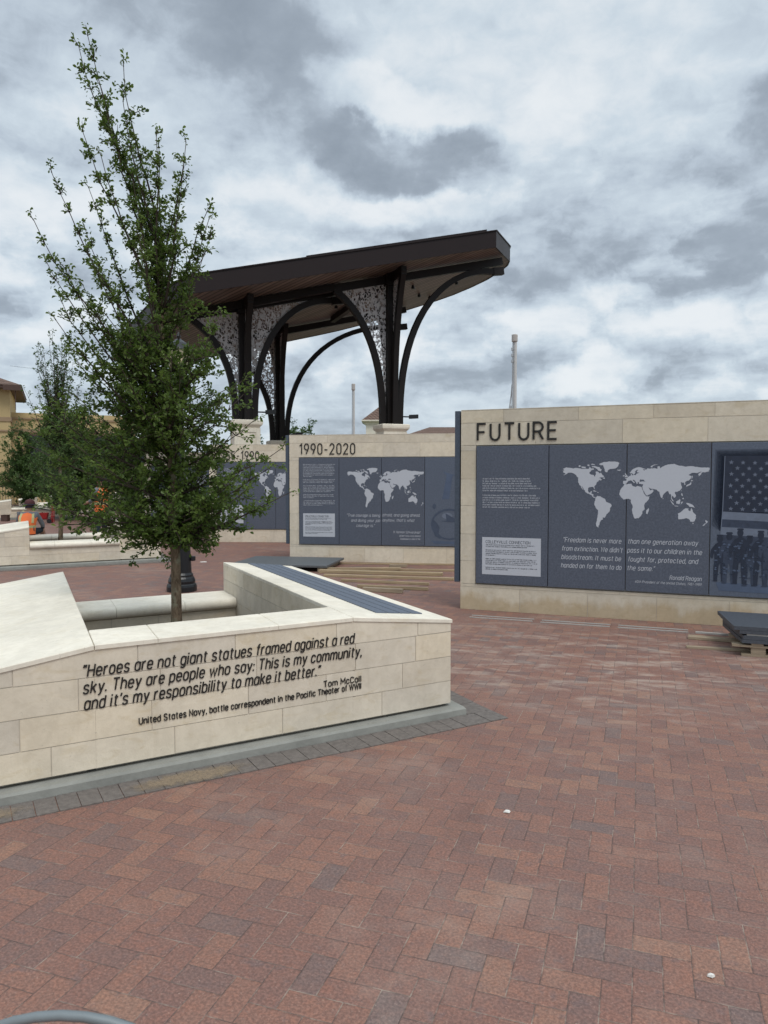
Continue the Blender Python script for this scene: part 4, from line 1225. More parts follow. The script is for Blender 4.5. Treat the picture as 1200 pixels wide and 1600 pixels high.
CUR = Vector((math.cos(R(20.5)), math.sin(R(20.5)))); CVR = Vector((-CUR.y, CUR.x))
column(A2, 3.20, [(1, 0, 3.35, .40, False, 90), (-1, 0, 1.72, .18, True, 66), (0, -1, .95, .12, True, 50), (0, 1, 1.6, .2, True, 66)])
column(B2, 3.25, [(1, 0, 2.55, .38, True, 90), (-1, 0, 1.5, .2, True, 66), (0, -1, .95, .12, True, 50), (0, 1, 1.6, .2, True, 66)])
column(C2, 3.00, [(1, 0, 4.7, .75, False, 90), (-1, 0, 2.0, .3, True, 66), (0, -1, 1.1, .15, True, 50), (0, 1, 1.6, .2, True, 66)])
bm_ = MB()
def beam(p, q, dz=.10, wd=.17, dp=.2):
    d_ = (q - p).normalized()
    bm_.bar([L3(p.x, p.y, roof_z(p.x, p.y) - dz), L3(q.x, q.y, roof_z(q.x, q.y) - dz)], wd, dp, (-d_.y, d_.x, 0))
beam(B2 - CUR * 1.7, A2 - CUR * 1.75); beam(A2 - CVR * 1.0, A2 + CVR * 6); beam(B2 - CVR * 1.0, B2 + CVR * 6.4)
bm_.build('roof_beams', M['bronze'], cn)
for s_, t_ in ((-2.2, 2.2), (-1.0, 3.6), (.6, 4.2), (2.2, 4.6), (3.2, 3.4), (3.9, 2.2), (1.4, 2.6), (-.9, 1.6), (-2.7, 4.4), (2.9, 5.6), (.9, 6.6)):
    p = plan(s_, t_); z_ = roof_z(*p)
    k = MB(); k.lathe([(.055, z_ - .10), (.06, z_ - .02), (.035, z_), (.03, z_ + .034)], p[0] - O3.x, p[1] - O3.y, 12)
    k.build('downlight', M['black'], cn)


# ------------------------------------------------------------------ trees
def tree(name, label, cat, loc, limbs, trunk_top, r0, rnd, leaves, leaf_len, mat_leaf, dens, group=None, lean=(0, 0), twig_len=(.14, .42), upper=2.3, low_twig=1.0):
    root = thing(name, label, cat, loc, 0, group)
    tk = MB(); lf = MB()
    tp = []
    for k in range(9):
        t_ = k / 8
        tp.append(Vector((lean[0] * t_ + .025 * math.sin(t_ * 5) * (0 < k), lean[1] * t_ + .02 * math.cos(t_ * 4 + 1) * (0 < k), trunk_top * t_)))
    def trunk_at(z_):
        t_ = min(.999, max(0, z_ / trunk_top)) * 8; k = int(t_)
        return tp[k].lerp(tp[k + 1], t_ - k)
    rad = [r0 * (1.25 if k == 0 else 1) * (1 - .80 * (k / 8) ** 1.1) for k in range(9)]
    tk.tube(tp, rad, 12)
    twigs = []
    for (sz, dx, dy, dz) in limbs:
        a = trunk_at(sz); b = Vector((dx, dy, dz)); L = (b - a).length
        pts_ = []; k_n = max(4, int(L / .14))
        wob = Vector((rnd.uniform(-1, 1), rnd.uniform(-1, 1), rnd.uniform(-.5, .5))) * .05 * L
        rise = b.z - a.z
        for k in range(k_n + 1):
            t_ = k / k_n
            p = a.lerp(b, t_)
            ctr = 4 * t_ * (1 - t_)
            p = p + wob * ctr * math.sin(3 * t_ + 1) + Vector((0, 0, -.05 * L if rise > .3 * L else .04 * L)) * ctr
            p += Vector((rnd.uniform(-1, 1), rnd.uniform(-1, 1), rnd.uniform(-1, 1))) * .008 * (0 < k < k_n)
            pts_.append(p)
        rr = r0 * (.30 if L > .9 else .20)
        tk.tube(pts_, [max(.0028, rr * (1 - .86 * k / k_n)) for k in range(k_n + 1)], 6, 1)
        s_ = .12
        while s_ < 1.0:
            p = pts_[min(k_n, int(s_ * k_n))]
            hi = p.z > upper
            ln = rnd.uniform(*twig_len) * (.52 if hi else low_twig) * (1 - .45 * s_)
            dr = (b - a).normalized()
            o_ = Vector((rnd.gauss(0, 1), rnd.gauss(0, 1), rnd.gauss(.12 if not hi else .5, .6))).normalized()
            dr = (dr * (.55 if not hi else .8) + o_ * .9).normalized()
            twigs.append((p, dr, ln, hi))
            s_ += rnd.uniform(.7, 1.3) * (dens[1] if hi else dens[0]) / max(.3, L)
        twigs.append((pts_[-1], (pts_[-1] - pts_[-2]).normalized(), .08, True))
    for p, dr, ln, hi in twigs:
        k_n = 4; pp = [p]; d_ = dr.copy()
        for k in range(k_n):
            d_ = (d_ + Vector((rnd.gauss(0, .22), rnd.gauss(0, .22), rnd.gauss(.03, .18)))).normalized()
            pp.append(pp[-1] + d_ * ln / k_n)
        tk.tube(pp, [.0045, .0035, .003, .0024, .0016], 4, 1)
        cnt = max(3, int(leaves * ln * (1.5 if hi else 1) * rnd.uniform(.6, 1.4)))
        shade = rnd.random()
        for q in range(cnt):
            t_ = (rnd.random() ** .7) * k_n
            k = min(k_n - 1, int(t_))
            c_ = pp[k].lerp(pp[k + 1], t_ - k) + Vector((rnd.gauss(0, 1), rnd.gauss(0, 1), rnd.gauss(0, 1))) * leaf_len * .38
            out = (Vector((rnd.gauss(0, 1), rnd.gauss(0, 1), rnd.gauss(0, .8))) + d_ * .8).normalized()
            up_ = Vector((rnd.gauss(0, .6), rnd.gauss(0, .6), 1)).normalized()
            sd = out.cross(up_)
            if sd.length < 1e-3: continue
            sd.normalize(); nn = sd.cross(out)
            l_ = leaf_len * rnd.uniform(.5, 1.25) * (.86 if hi else 1); wd = l_ * rnd.uniform(.22, .34)
            fold = nn * wd * .35
            tip = c_ + out * l_ - nn * l_ * rnd.uniform(0, .2)
            m1, m2 = c_ + out * l_ * .38, c_ + out * l_ * .72
            tone = min(1, max(0, .55 * shade + .45 * rnd.random()))
            lf.add([c_, m1 + sd * wd * .8 + fold, m2 + sd * wd + fold, tip, m2 - sd * wd + fold, m1 - sd * wd * .8 + fold], [(0, 1, 2, 3), (0, 3, 4, 5)], 0, tone)
    o = tk.build('trunk', [M['bark'], M['twig']], root, True)
    me = bpy.data.meshes.new('foliage'); me.from_pydata(lf.v, [], lf.f); me.materials.append(mat_leaf)
    a = me.attributes.new('tone', 'FLOAT', 'FACE'); a.data.foreach_set('value', lf.tone)
    me.update(); link('foliage', me, root)
    return root


OAK = [(3.20, -0.61, 0.00, 5.13), (3.60, -0.72, 0.10, 5.11), (3.20, -0.29, -0.15, 4.82), (3.00, -0.17, 0.30, 4.43), (3.00, 0.10, 0.10, 4.38), (2.90, -0.01, -0.30, 4.25), (2.70, 0.26, 0.15, 3.68), (2.90, 0.18, -0.30, 3.88), (2.30, -0.86, -0.10, 4.07), (2.40, -0.76, 0.35, 4.00), (2.90, -0.56, -0.25, 4.30), (2.00, -1.00, 0.10, 3.33), (2.10, -0.91, -0.30, 3.52), (2.00, -0.84, 0.40, 3.23), (2.60, 0.28, -0.10, 3.34), (1.90, -0.72, -0.40, 2.78), (1.90, -0.89, 0.10, 3.03), (2.20, 0.31, 0.30, 2.98), (2.10, 0.36, -0.30, 2.68), (2.00, 0.49, 0.25, 2.43), (2.20, -0.44, -0.50, 3.23), (2.40, -0.36, 0.50, 3.48), (2.60, -0.12, -0.50, 3.73), (2.70, -0.09, 0.45, 3.88), (1.60, -1.05, 0.20, 2.10), (1.50, -0.99, -0.25, 1.88), (1.70, -0.92, -0.10, 2.30), (1.30, -1.01, 0.10, 1.65), (1.15, -0.89, -0.10, 1.38), (1.10, -0.74, 0.30, 1.23), (1.00, -0.71, -0.30, 1.13), (1.00, -0.47, 0.10, 1.04), (0.95, -0.29, -0.35, 0.98), (0.95, -0.19, 0.30, 0.90), (1.20, 0.88, 0.00, 1.50), (1.50, 0.81, 0.20, 1.88), (1.35, 0.76, -0.30, 1.70), (1.70, 0.64, -0.10, 2.08), (1.15, 0.66, 0.30, 1.38), (1.20, 0.61, -0.40, 1.53), (1.00, 0.46, 0.05, 1.05), (0.95, 0.31, -0.20, 0.93), (0.95, 0.18, 0.35, 0.95), (1.50, 0.39, 0.55, 1.88), (1.70, 0.28, -0.55, 2.18), (1.90, -0.01, 0.60, 2.58), (1.80, -0.17, -0.60, 2.38), (1.60, -0.47, 0.60, 2.18), (1.45, -0.52, -0.60, 1.88), (1.20, -0.36, -0.65, 1.48), (1.20, 0.14, -0.65, 1.48), (1.10, 0.09, 0.65, 1.28), (1.40, -0.21, 0.70, 1.78), (1.20, -0.61, 0.50, 1.53), (1.25, 0.34, 0.50, 1.53), (1.60, -0.77, -0.45, 2.13), (1.80, -0.61, 0.30, 2.43), (1.85, -0.81, 0.15, 2.58), (1.90, 0.14, -0.30, 2.38), (1.80, 0.58, -0.15, 2.28), (2.20, 0.06, 0.10, 2.98), (2.10, -0.32, 0.20, 2.78), (2.10, -0.54, 0.00, 2.88),]
_rn = random.Random(31)
TB = Vector((-1.64, 5.80, .22))
oak_l = [(a, b, c, d_) for a, b, c, d_ in OAK]
oak_l = [(max(1.16, a), b, c, d_ if d_ > 1.55 else 1.55 - (1.55 - d_) * .60) for a, b, c, d_ in oak_l]
oak_l += [(a + _rn.uniform(-.15, .25), b * .8 + _rn.uniform(-.04, .22), c + _rn.uniform(-.3, .3), d_ * _rn.uniform(.84, .96)) for a, b, c, d_ in oak_l[::2] if d_ >= 2.6]
oak_l += [(max(1.16, a + _rn.uniform(-.1, .3)), b * _rn.uniform(.55, .95), c + _rn.uniform(-.35, .35), d_ + _rn.uniform(-.05, .12)) for a, b, c, d_ in oak_l if d_ < 2.6 and c > -.5]
oak_l = [(a - TB.z, b, c, d_ - TB.z - (.13 if d_ > 4 else 0)) for a, b, c, d_ in oak_l]
tree('oak_tree', 'young oak with airy upright top growing inside the inscribed planter, tallest tree', 'tree', TB, oak_l, 3.1, .044, _rn, 140, .037, M['leaf'], (.056, .042), None, (-.06, 0), (.12, .38))


def auto_limbs(h, wide, low, nlow, nup, rnd, up_spread=.35):
    out = []
    for k in range(nlow):
        a = 2.4 * k + rnd.uniform(-.4, .4); z_ = low + (h * .62 - low) * rnd.random()
        r = wide * rnd.uniform(.55, 1.) * math.sqrt(max(.1, 1 - ((z_ - h * .33) / (h * .42)) ** 2))
        out.append((max(.3 * z_, z_ - r * .55), r * math.cos(a), r * math.sin(a), z_))
    for k in range(nup):
        a = 2.4 * k; z_ = h * rnd.uniform(.72, 1.0); r = wide * up_spread * rnd.uniform(.2, 1) * (1.25 - z_ / h) / .4
        out.append((z_ * rnd.uniform(.5, .62), r * math.cos(a), r * math.sin(a), z_))
    return out


_rn = random.Random(8)
tree('young_tree', 'young tree with pointed pale green top behind the oak, in the middle distance planter', 'tree', (-6.37, 14.55, .2), auto_limbs(4.2, .78, 1.15, 36, 34, _rn, .60), 3.2, .045, _rn, 64, .055, M['leafdark'], (.10, .12), 'young trees planted across the plaza', (.05, 0), (.2, .5), 2.5)
tree('bushy_tree', 'small dense bushy tree in front of the yellow building', 'tree', (-15.0, 31.0, 0), auto_limbs(4.0, 1.25, 1.25, 44, 10, _rn, .9), 2.9, .05, _rn, 85, .10, M['leafdark'], (.13, .13), None, (0, 0), (.3, .7), 9)
for k, (xx, yy, lab) in enumerate(((-12.0, 29.0, 'round leafy tree just right of the small bushy tree, behind the pointed young tree'), (-9.2, 27.0, 'leafy tree behind the oak crown, left of the canopy'), (-10.8, 36.0, 'leafy background tree behind the oak, farther off than its neighbours'))):
    tree('leafy_tree', lab, 'tree', (xx, yy, 0), auto_limbs(4.6 + .3 * k, 1.8, 1.0, 48, 10, _rn, .9), 3.2, .06, _rn, 70, .12, M['leafdark'], (.16, .16), 'young trees planted across the plaza', (0, 0), (.35, .8), 9)
for xx, yy, hh, lab in ((-6.7, 60, 6.5, 'tree top showing just above the 1990-2020 wall, right of the rear column'), (-8.3, 58, 6.2, 'tree top behind the rear canopy column, above the wall end')):
    tree('leafy_tree', lab, 'tree', (xx, yy, 0), auto_limbs(hh, 1.9, 2.2, 34, 6, _rn, .9), 4.2, .09, _rn, 50, .18, M['leafdark'], (.24, .24), 'trees beyond the canopy', (0, 0), (.5, .9), 9)
for k, (xx, yy) in enumerate(((-23.2, 40), (-19.7, 36.5))):
    tree('leafy_tree', ('dark tree at the left edge beside the yellow building', 'bare looking shrubby tree at the far left in front of the yellow building')[k], 'tree', (xx, yy, 0), auto_limbs(4.6 - 1.8 * k, 1.7 - .8 * k, .8, 30, 6, _rn, .9), 3. - 1.2 * k, .07, _rn, 40, .14, M['leafdark'], (.24, .24), 'trees by the yellow building', (0, 0), (.4, .8), 9)

# ------------------------------------------------------------------ lamp post
lp = thing('street_lamp', 'black cast iron lamp post with glass lantern standing behind the oak trunk', 'street lamp', (-2.945, 10.75, 0))
b = MB(); b.lathe([(.215, 0), (.215, .07), (.207, .10), (.19, .115), (.195, .15), (.182, .19), (.165, .215), (.165, .24), (.142, .27), (.128, .66), (.14, .675), (.14, .72), (.11, .735), (.07, .80)], 0, 0, 32)
b.lathe([(.03, .44), (.04, .45), (.04, .5), (.03, .51)], .165, 0, 10)
b.build('base', M['black'], lp, False)
b = MB(); b.lathe([(.068, .79), (.062, 1.4), (.075, 1.43), (.06, 1.47), (.052, 3.02), (.085, 3.06), (.05, 3.1), (.1, 3.17), (.12, 3.2)], 0, 0, 20); b.build('pole', M['black'], lp)
b = MB(); b.lathe([(.10, 3.2), (.135, 3.24), (.155, 3.42), (.15, 3.47)], 0, 0, 16); lg = b.build('lantern', M['lamp'], lp)
b = MB()
for k in range(8):
    a = k * math.pi / 4
    b.tube([(.105 * math.cos(a), .105 * math.sin(a), 3.2), (.14 * math.cos(a), .14 * math.sin(a), 3.24), (.16 * math.cos(a), .16 * math.sin(a), 3.46)], .006, 5)
b.lathe([(.19, 3.47), (.18, 3.49), (.12, 3.57), (.05, 3.62), (.02, 3.64), (.03, 3.67), (.005, 3.74)], 0, 0, 16)
b.build('lantern_cap', M['black'], lp)

# ------------------------------------------------------------------ tall poles with a box on top
def box_pole(label, x_, y_, h, r, cable):
    t_ = thing('light_pole', label, 'light pole', (x_, y_, 0), 0, 'pale poles behind the walls')
    b = MB()
    b.lathe([(r * 1.15, 0), (r * .9, h - .5), (r * .9, h - .35)], r * .35, 0, 14)
    b.build('pole', M['pole'], t_)
    b = MB(); b.lathe([(r * 1.3, h - .35), (r * 1.6, h - .32), (r * 1.6, h - .03), (r * 1.2, h)], 0, 0, 14); b.build('pole_top', M['polebox'], t_)
    b = MB(); b.tube([(-r * 1.15, -.02, 0), (-r * 1.2, -.02, h * .5), (-r * .9, -.02, h - .3)], r * .28, 6)
    if cable:
        for k in range(3): b.box(-r * 1.7, -r * .7, -.06, .05, h - .75 - .28 * k, h - .62 - .28 * k)
        b.tube([(-r * 1.9, 0, 4.6), (-r * 2.4, 0, 4.9), (-r * 1.5, 0, 5.6), (-r * 1.2, 0, 6)], r * .3, 6)
        b.box(-r * 2.6, -r * .9, -.08, .08, 4.5, 5.0)
    b.build('cable_run', M['galv'], t_)
box_pole('taller pale pole with a box on top behind the FUTURE wall', 6.1, 35, 8.32, .088, True)
box_pole('thinner pale pole with a box on top behind the 1990-2020 wall', -1.64, 40, 6.66, .062, False)
wr = MB(); wr.tube([(-26 + 1.0 * k, 52 - .4 * k, 9.4 - .16 * k + .004 * k * k) for k in range(11)], .010, 4)
tag(wr.build('overhead_wire', M['black']), 'thin overhead wire sagging across the sky left of the oak', 'wire')

# ------------------------------------------------------------------ buildings behind
def hip(mb, x0, x1, y0, y1, z0, z1, ov):
    x0 -= ov; x1 += ov; y0 -= ov; y1 += ov
    hw = min(x1 - x0, y1 - y0) / 2
    if x1 - x0 >= y1 - y0: r0_, r1_ = (x0 + hw, (y0 + y1) / 2), (x1 - hw, (y0 + y1) / 2)
    else: r0_, r1_ = ((x0 + x1) / 2, y0 + hw), ((x0 + x1) / 2, y1 - hw)
    v = [(x0, y0, z0), (x1, y0, z0), (x1, y1, z0), (x0, y1, z0), (*r0_, z1), (*r1_, z1)]
    if x1 - x0 >= y1 - y0: f = [(0, 1, 5, 4), (1, 2, 5), (2, 3, 4, 5), (3, 0, 4)]
    else: f = [(0, 1, 4), (1, 2, 5, 4), (2, 3, 5), (3, 0, 4, 5)]
    mb.add(v, f + [(3, 2, 1, 0)])

yb = thing('stucco_building', 'yellow stucco building with brown eaves and clay tile roof at the left edge', 'building', (-22.05 - 4.32 * math.cos(R(24)), 44 - 4.32 * math.sin(R(24)), 0), R(24))
b = MB(); b.box(-6, 4.32, 0, 8, 0, 7.0); b.box(4.325, 11.5, 1.5, 8, 0, 5.6); b.build('wall', M['stucco'], yb)
b = MB(); b.box(-6.05, 4.37, -.05, 8.05, 4.95, 5.2); b.box(-6.05, 11.6, 1.42, 1.49, 5.2, 5.3); b.box(4.38, 11.58, 1.4, 1.49, 4.4, 4.6); b.box(-6.07, 4.39, -.07, 8.07, 4.35, 4.45); b.build('trim_band', M['stuccotrim'], yb)
b = MB(); b.box(-6.6, 4.95, -.65, 8.65, 6.85, 7.02); b.box(4.62, 4.66, -.5, -.46, 5.6, 6.85); b.box(4.0, 4.95, -.7, -.64, 6.72, 7.04); b.build('eaves', M['browntrim'], yb)
b = MB(); hip(b, -6, 4.3, 0, 8, 7.03, 9.0, .7); b.build('roof', M['tile'], yb)
for x0, x1 in ((.2, 3.2), (-4, -1.5)):
    f = MB(); f.box(x0 - .1, x1 + .1, -.04, -.002, .5, 4.2); fo = f.build('window', M['browntrim'], yb)
    f = MB(); f.box(x0, x1, -.06, -.045, .6, 4.1); f.build('pane', M['window'], fo)
for x0, x1 in ((5.2, 7.4), (8.2, 10.6)):
    f = MB(); f.box(x0 - .1, x1 + .1, 1.45, 1.497, 1.4, 4.3); fo = f.build('window', M['browntrim'], yb)
    f = MB(); f.box(x0, x1, 1.43, 1.448, 1.5, 4.2); f.build('pane', M['window'], fo)
tw = thing('stone_tower', 'small pale stone tower with clay tile roof behind the right canopy column', 'tower', (-.35, 61, 0))
b = MB(); b.box(-1.1, 1.1, -1.1, 1.1, 0, 6.1); b.build('wall', M['cap'], tw)
b = MB(); b.rings([[(i * h_, j * h_, z_) for i, j in ((-1, -1), (1, -1), (1, 1), (-1, 1))] for h_, z_ in ((1.12, 5.85), (1.2, 6.0), (1.45, 6.15), (1.45, 6.25))]); b.build('cornice', M['cap'], tw)
b = MB(); hip(b, -1.1, 1.1, -1.1, 1.1, 6.26, 7.45, .30); b.build('roof', M['tile'], tw)
tb_ = thing('tile_roofed_building', 'long low building whose clay tile roof shows just above the 1990-2020 wall', 'building', (6.2, 73, 0))
b = MB(); b.box(-4.2, 5, -2, 3, 0, 5.5); b.build('wall', M['cap'], tb_)
b = MB(); hip(b, -4.2, 5, -2, 3, 5.55, 6.6, .35); b.build('roof', M['tile'], tb_)
fn = thing('metal_fence', 'dark picket railing at the far left below the yellow building', 'fence', (-24, 39.5, 0))
b = MB(); b.box(-8, 5.5, -.02, .02, 1.15, 1.2); b.box(-8, 5.5, -.02, .02, .15, .2); b.build('rail', M['fence'], fn)
b = MB()
for k in range(90): b.box(-8 + .15 * k, -7.98 + .15 * k, -.01, .01, .0, 1.149)
b.build('pickets', M['fence'], fn)

# ------------------------------------------------------------------ things lying about on the plaza
def strip_thing(name, label, cat, a, b, wd, ht, m_, group=None, z=.0, n_=1):
    a = Vector((*a, 0)); b = Vector((*b, 0)); d_ = (b - a); L = d_.length
    mb = MB(); mb.box(0, L, -wd / 2, wd / 2, 0, ht, 0, .5, 0, min(wd, ht) * .08)
    o = mb.build(name, m_)
    o.location = (a.x, a.y, z + .001); o.rotation_euler = (0, 0, math.atan2(d_.y, d_.x))
    return tag(o, label, cat, group)


GL = 'timber battens on the bricks in front of the 1990-2020 wall'
strip_thing('timber_batten', 'thickest pale timber batten lying beside the dark slab, blunt rounded end', 'timber', (-1.12, 12.82), (.985, 12.40), .13, .055, M['lumber'], GL)
strip_thing('timber_batten', 'long thin timber batten just behind the thickest one, reaching the FUTURE wall', 'timber', (-.85, 13.26), (1.30, 12.98), .05, .03, M['lumber'], GL)
strip_thing('timber_batten', 'timber batten nearest the foot of the 1990-2020 wall', 'timber', (-.86, 14.10), (1.32, 13.90), .045, .03, M['lumber'], GL)
strip_thing('timber_batten', 'long timber batten just in front of the thickest one', 'timber', (-1.0, 12.33), (1.12, 11.85), .09, .04, M['lumber'], GL)
strip_thing('timber_batten', 'timber batten with one free end, midway between the planter and the wall', 'timber', (-.68, 11.73), (.69, 11.30), .05, .04, M['lumber'], GL)
strip_thing('timber_batten', 'timber batten second nearest to the planter bench', 'timber', (-.40, 11.07), (.645, 10.77), .05, .045, M['lumber'], GL)
strip_thing('timber_batten', 'short thick timber offcut nearest the planter bench', 'timber', (-.30, 10.72), (.265, 10.53), .08, .06, M['oldwood'], GL)
strip_thing('timber_batten', 'short warped timber lath crossing the thickest batten', 'timber', (-1.0, 12.98), (.30, 13.02), .07, .02, M['lumber'], GL, .045)
strip_thing('timber_batten', 'tiny timber offcut near the foot of the 1990-2020 wall', 'timber', (.10, 13.60), (.42, 13.55), .05, .05, M['oldwood'], GL)

GS = 'pale strips on the bricks along the FUTURE wall'
for k, (a, b, wds) in enumerate((((1.05, 8.80), (1.74, 8.545), ('back', 'nearest the left corner of the FUTURE wall')), ((1.82, 8.49), (2.53, 8.235), ('back', 'second from the left corner of the FUTURE wall')),
                               ((2.61, 8.20), (3.28, 7.94), ('back', 'third from the left corner of the FUTURE wall')))):
    d_ = (Vector(b) - Vector(a)).normalized(); nv = Vector((-d_.y, d_.x))
    for q, (wd_, off) in enumerate((('farther', 0), ('nearer', -.105))):
        a2, b2 = Vector(a) + nv * off * 1.15, Vector(b) + nv * off * 1.15
        strip_thing('pale_strip', '%s pale strip of the pair %s' % (wd_, wds[1]), 'strip', a2, b2, .011, .010, M['white'], GS)
strip_thing('pale_strip', 'pale strip poking out behind the slate pallet', 'strip', (3.30, 7.80), (3.72, 7.62), .03, .02, M['white'], GS)

# slate slab lying on bearers behind the planter
ss = thing('slate_slab', 'large grey slate slab lying flat on bearers behind the planter bench', 'slab', (-1.6, 13.6, 0), R(-10))
b = MB(); b.box(-1.05, .72, -.62, .72, .075, .115, 0, .5, 0, .004); b.build('slab', M['slatepale'], ss)
for x_ in (-.8, -.1, .55):
    b = MB(); b.box(x_, x_ + .09, -.6, .7, 0, .074); b.build('bearer', M['oldwood'], ss)

# pallet with slate panels
PR = R(-21.4)
pal = thing('wooden_pallet', 'weathered wooden pallet under the stacked slate at the right edge', 'pallet', (3.29, 6.81, 0), PR)
for y_ in (0, .42, .86):
    for x_ in (.10, .58, 1.02):
        b = MB(); b.box(x_, x_ + .12, y_ + .005, y_ + .095, .022, .085); b.build('block', M['oldwood'], pal)
for y_ in (.0, .42, .86):
    b = MB(); b.box(.02, 1.2, y_, y_ + .10, .0, .021); b.build('skid_board', M['oldwood'], pal)
    b = MB(); b.box(-.06, 1.22, y_ - .005, y_ + .10, .086, .106); b.build('stringer_board', M['oldwood'], pal)
for x_ in (.1, .34, .58, .82, 1.06):
    b = MB(); b.box(x_, x_ + .10, -.01, .97, .107, .125); b.build('deck_board', M['oldwood'], pal)
GT = 'slate panels stacked on the pallet'
def slab(label, z0, z1, x0, sk, dx=0., m_='slatestack'):
    mb = MB()
    P = [(x0, -.02), (1.62, -.02), (1.62, .78), (x0 + sk, .78)]
    mb.rings([[(p[0], p[1], z0) for p in P], [(p[0], p[1], z1) for p in P]])
    o = mb.build('slate_panel', M[m_]); o.location = (3.29, 6.81, 0); o.rotation_euler = (0, 0, PR)
    tag(o, label, 'slate panel', GT)
slab('bottom slate panel of the pallet stack, resting on the deck boards', .126, .158, .02, -.12)
slab('second slate panel up in the pallet stack, just under the white strip', .160, .196, .03, -.13)
slab('third slate panel up in the pallet stack, just above the white strip', .211, .242, .0, -.12)
slab('top slate panel of the pallet stack with grey face showing', .244, .278, -.05, -.10)
for k, y_ in enumerate((-.012, .70)):
    mb = MB(); mb.box(.06, 1.6, y_, y_ + .03, .197, .210)
    o = mb.build('spacer_strip', M['white']); o.location = (3.29, 6.81, 0); o.rotation_euler = (0, 0, PR)
    tag(o, ('white spacer strip along the front of the pallet stack', 'white spacer strip at the rear of the pallet stack')[k], 'strip', 'spacer strips in the pallet stack')
strip_thing('timber_batten', 'pale timber lath sticking out to the left of the pallet', 'timber', (2.93, 7.13), (3.6, 6.92), .06, .02, M['oldwood'], 'loose laths by the pallet')
strip_thing('timber_batten', 'grey timber lath behind the pallet, close to the wall', 'timber', (3.12, 7.55), (3.9, 7.22), .10, .03, M['oldwood'], 'loose laths by the pallet')

# scraps
def scrap(label, x_, y_, r_, seed):
    rnd = random.Random(seed); mb = MB()
    k = 9; ringp = [(r_ * rnd.uniform(.5, 1.3) * math.cos(2 * math.pi * q / k), .6 * r_ * rnd.uniform(.5, 1.3) * math.sin(2 * math.pi * q / k)) for q in range(k)]
    mb.rings([[(p[0], p[1], .002) for p in ringp], [(p[0] * .8, p[1] * .8, .006 + rnd.uniform(0, .006)) for p in ringp], [(p[0] * .3, p[1] * .3, .012) for p in ringp]])
    o = mb.build('paper_scrap', M['paper']); o.location = (x_, y_, 0.002)
    tag(o, label, 'scrap', 'pale scraps on the bricks')
scrap('pale scrap on the bricks in the middle of the open foreground', .608, 3.584, .020, 1)
scrap('pale scrap on the bricks at the lower right', 1.079, 2.379, .012, 2)
scrap('pale scrap on the bricks right of the lamp post base', -3.50, 14.4, .07, 3)
def m_sand():
    m, n = mat('sand')
    o = n.obj()
    x, y, z = n.sep(o)
    rr = n.m('ADD', n.m('POWER', n.m('DIVIDE', x, .40), 2.), n.m('POWER', n.m('DIVIDE', y, .105), 2.))
    nz = n.noise(o, 17., 6, .72)
    al = n.step(n.m('SUBTRACT', n.m('ADD', nz, .28), n.m('MULTIPLY', rr, .55)), .30, .72)
    n.out(n.mix(n.noise(o, 140., 3, .6), (.24, .18, .12), (.46, .36, .25)), .95, n.bump(nz, .4, .01), .1, 0., n.m('MULTIPLY', al, n.mixf(n.noise(o, 60., 4, .7), .25, .95)))
    return m


M['sand'] = m_sand()
for (sx, sy) in ((-1.06, 4.00), (-2.05, 3.44)):
    mb = MB(); k = 12
    vs = [(-.42 + .84 * i / k, -.11 + .22 * j / 3, .0095 + .003 * (j in (1, 2)) * (0 < i < k)) for j in range(4) for i in range(k + 1)]
    mb.add(vs, [(j * (k + 1) + i, j * (k + 1) + i + 1, (j + 1) * (k + 1) + i + 1, (j + 1) * (k + 1) + i) for j in range(3) for i in range(k)])
    o = mb.build('sand_drift', M['sand']); o.location = (sx, sy, 0); o.rotation_euler = (0, 0, PL_R)
    tag(o, 'loose sand swept along the dark paver border of the planter', 'sand', None, 'stuff')

bx = MB(); bx.box(-.12, .12, -.12, .12, .0, .22, 0, .5, 0, .01); bx.box(-.13, .13, -.13, .13, .221, .24)
o = bx.build('dark_box', M['browntrim']); o.location = (-14.3, 28.0, .003)
tag(o, 'small dark box on the bricks at the far left, below the far planter bench', 'box')

# red hand cart
ct = thing('hand_cart', 'small red hand cart with long dark handles right of the seated worker', 'cart', (-12.25, 26.8, 0), R(12))
ct.scale = (.55, .55, .55)
b = MB(); b.rings([[(-.22, -.2, .30), (.12, -.2, .30), (.12, .2, .30), (-.22, .2, .30)], [(-.30, -.28, .68), (.2, -.28, .68), (.2, .28, .68), (-.30, .28, .68)]]); b.build('tray', M['red'], ct)
b = MB()
for x_ in (.40, .50):
    b.box(x_, x_ + .04, -.2, -.16, .05, 1.15); b.box(x_, x_ + .04, .16, .2, .05, 1.15)
b.box(.38, .56, -.2, .2, .40, .46); b.box(-.2, .5, -.02, .02, .24, .29); b.build('upright_frame', M['red'], ct)
b = MB()
for y_ in (-.22, .22): b.tube([(-.75, y_, 1.02), (.1, y_, .88), (.45, y_, .74)], .02, 6)
b.tube([(-.2, 0, .75), (.1, 0, .45), (.46, 0, .62)], .018, 6)
b.build('handles', M['black'], ct)
for y_ in (-.30, .27):
    b = MB(); b.rings([[(.30 + .15 * math.cos(R(20 * k)), y_ + q, .15 + .15 * math.sin(R(20 * k))) for k in range(18)] for q in (0, .04)]); b.build('wheel', M['black'], ct)

# steel hoop close to the camera at the lower left
hp = MB(); hr = .375
arc = [(-hr, 0, 0), (-hr, 0, .12)] + [(-hr * math.cos(math.pi * k / 24), 0, .19 + hr * math.sin(math.pi * k / 24)) for k in range(25)] + [(hr, 0, .12), (hr, 0, 0)]
hp.tube(arc, .010, 12)
o = hp.build('steel_hoop', M['hoop'], None, True); o.location = (-.652, 1.45, 0)
tag(o, 'grey steel hoop rail in the extreme lower left foreground', 'hoop')


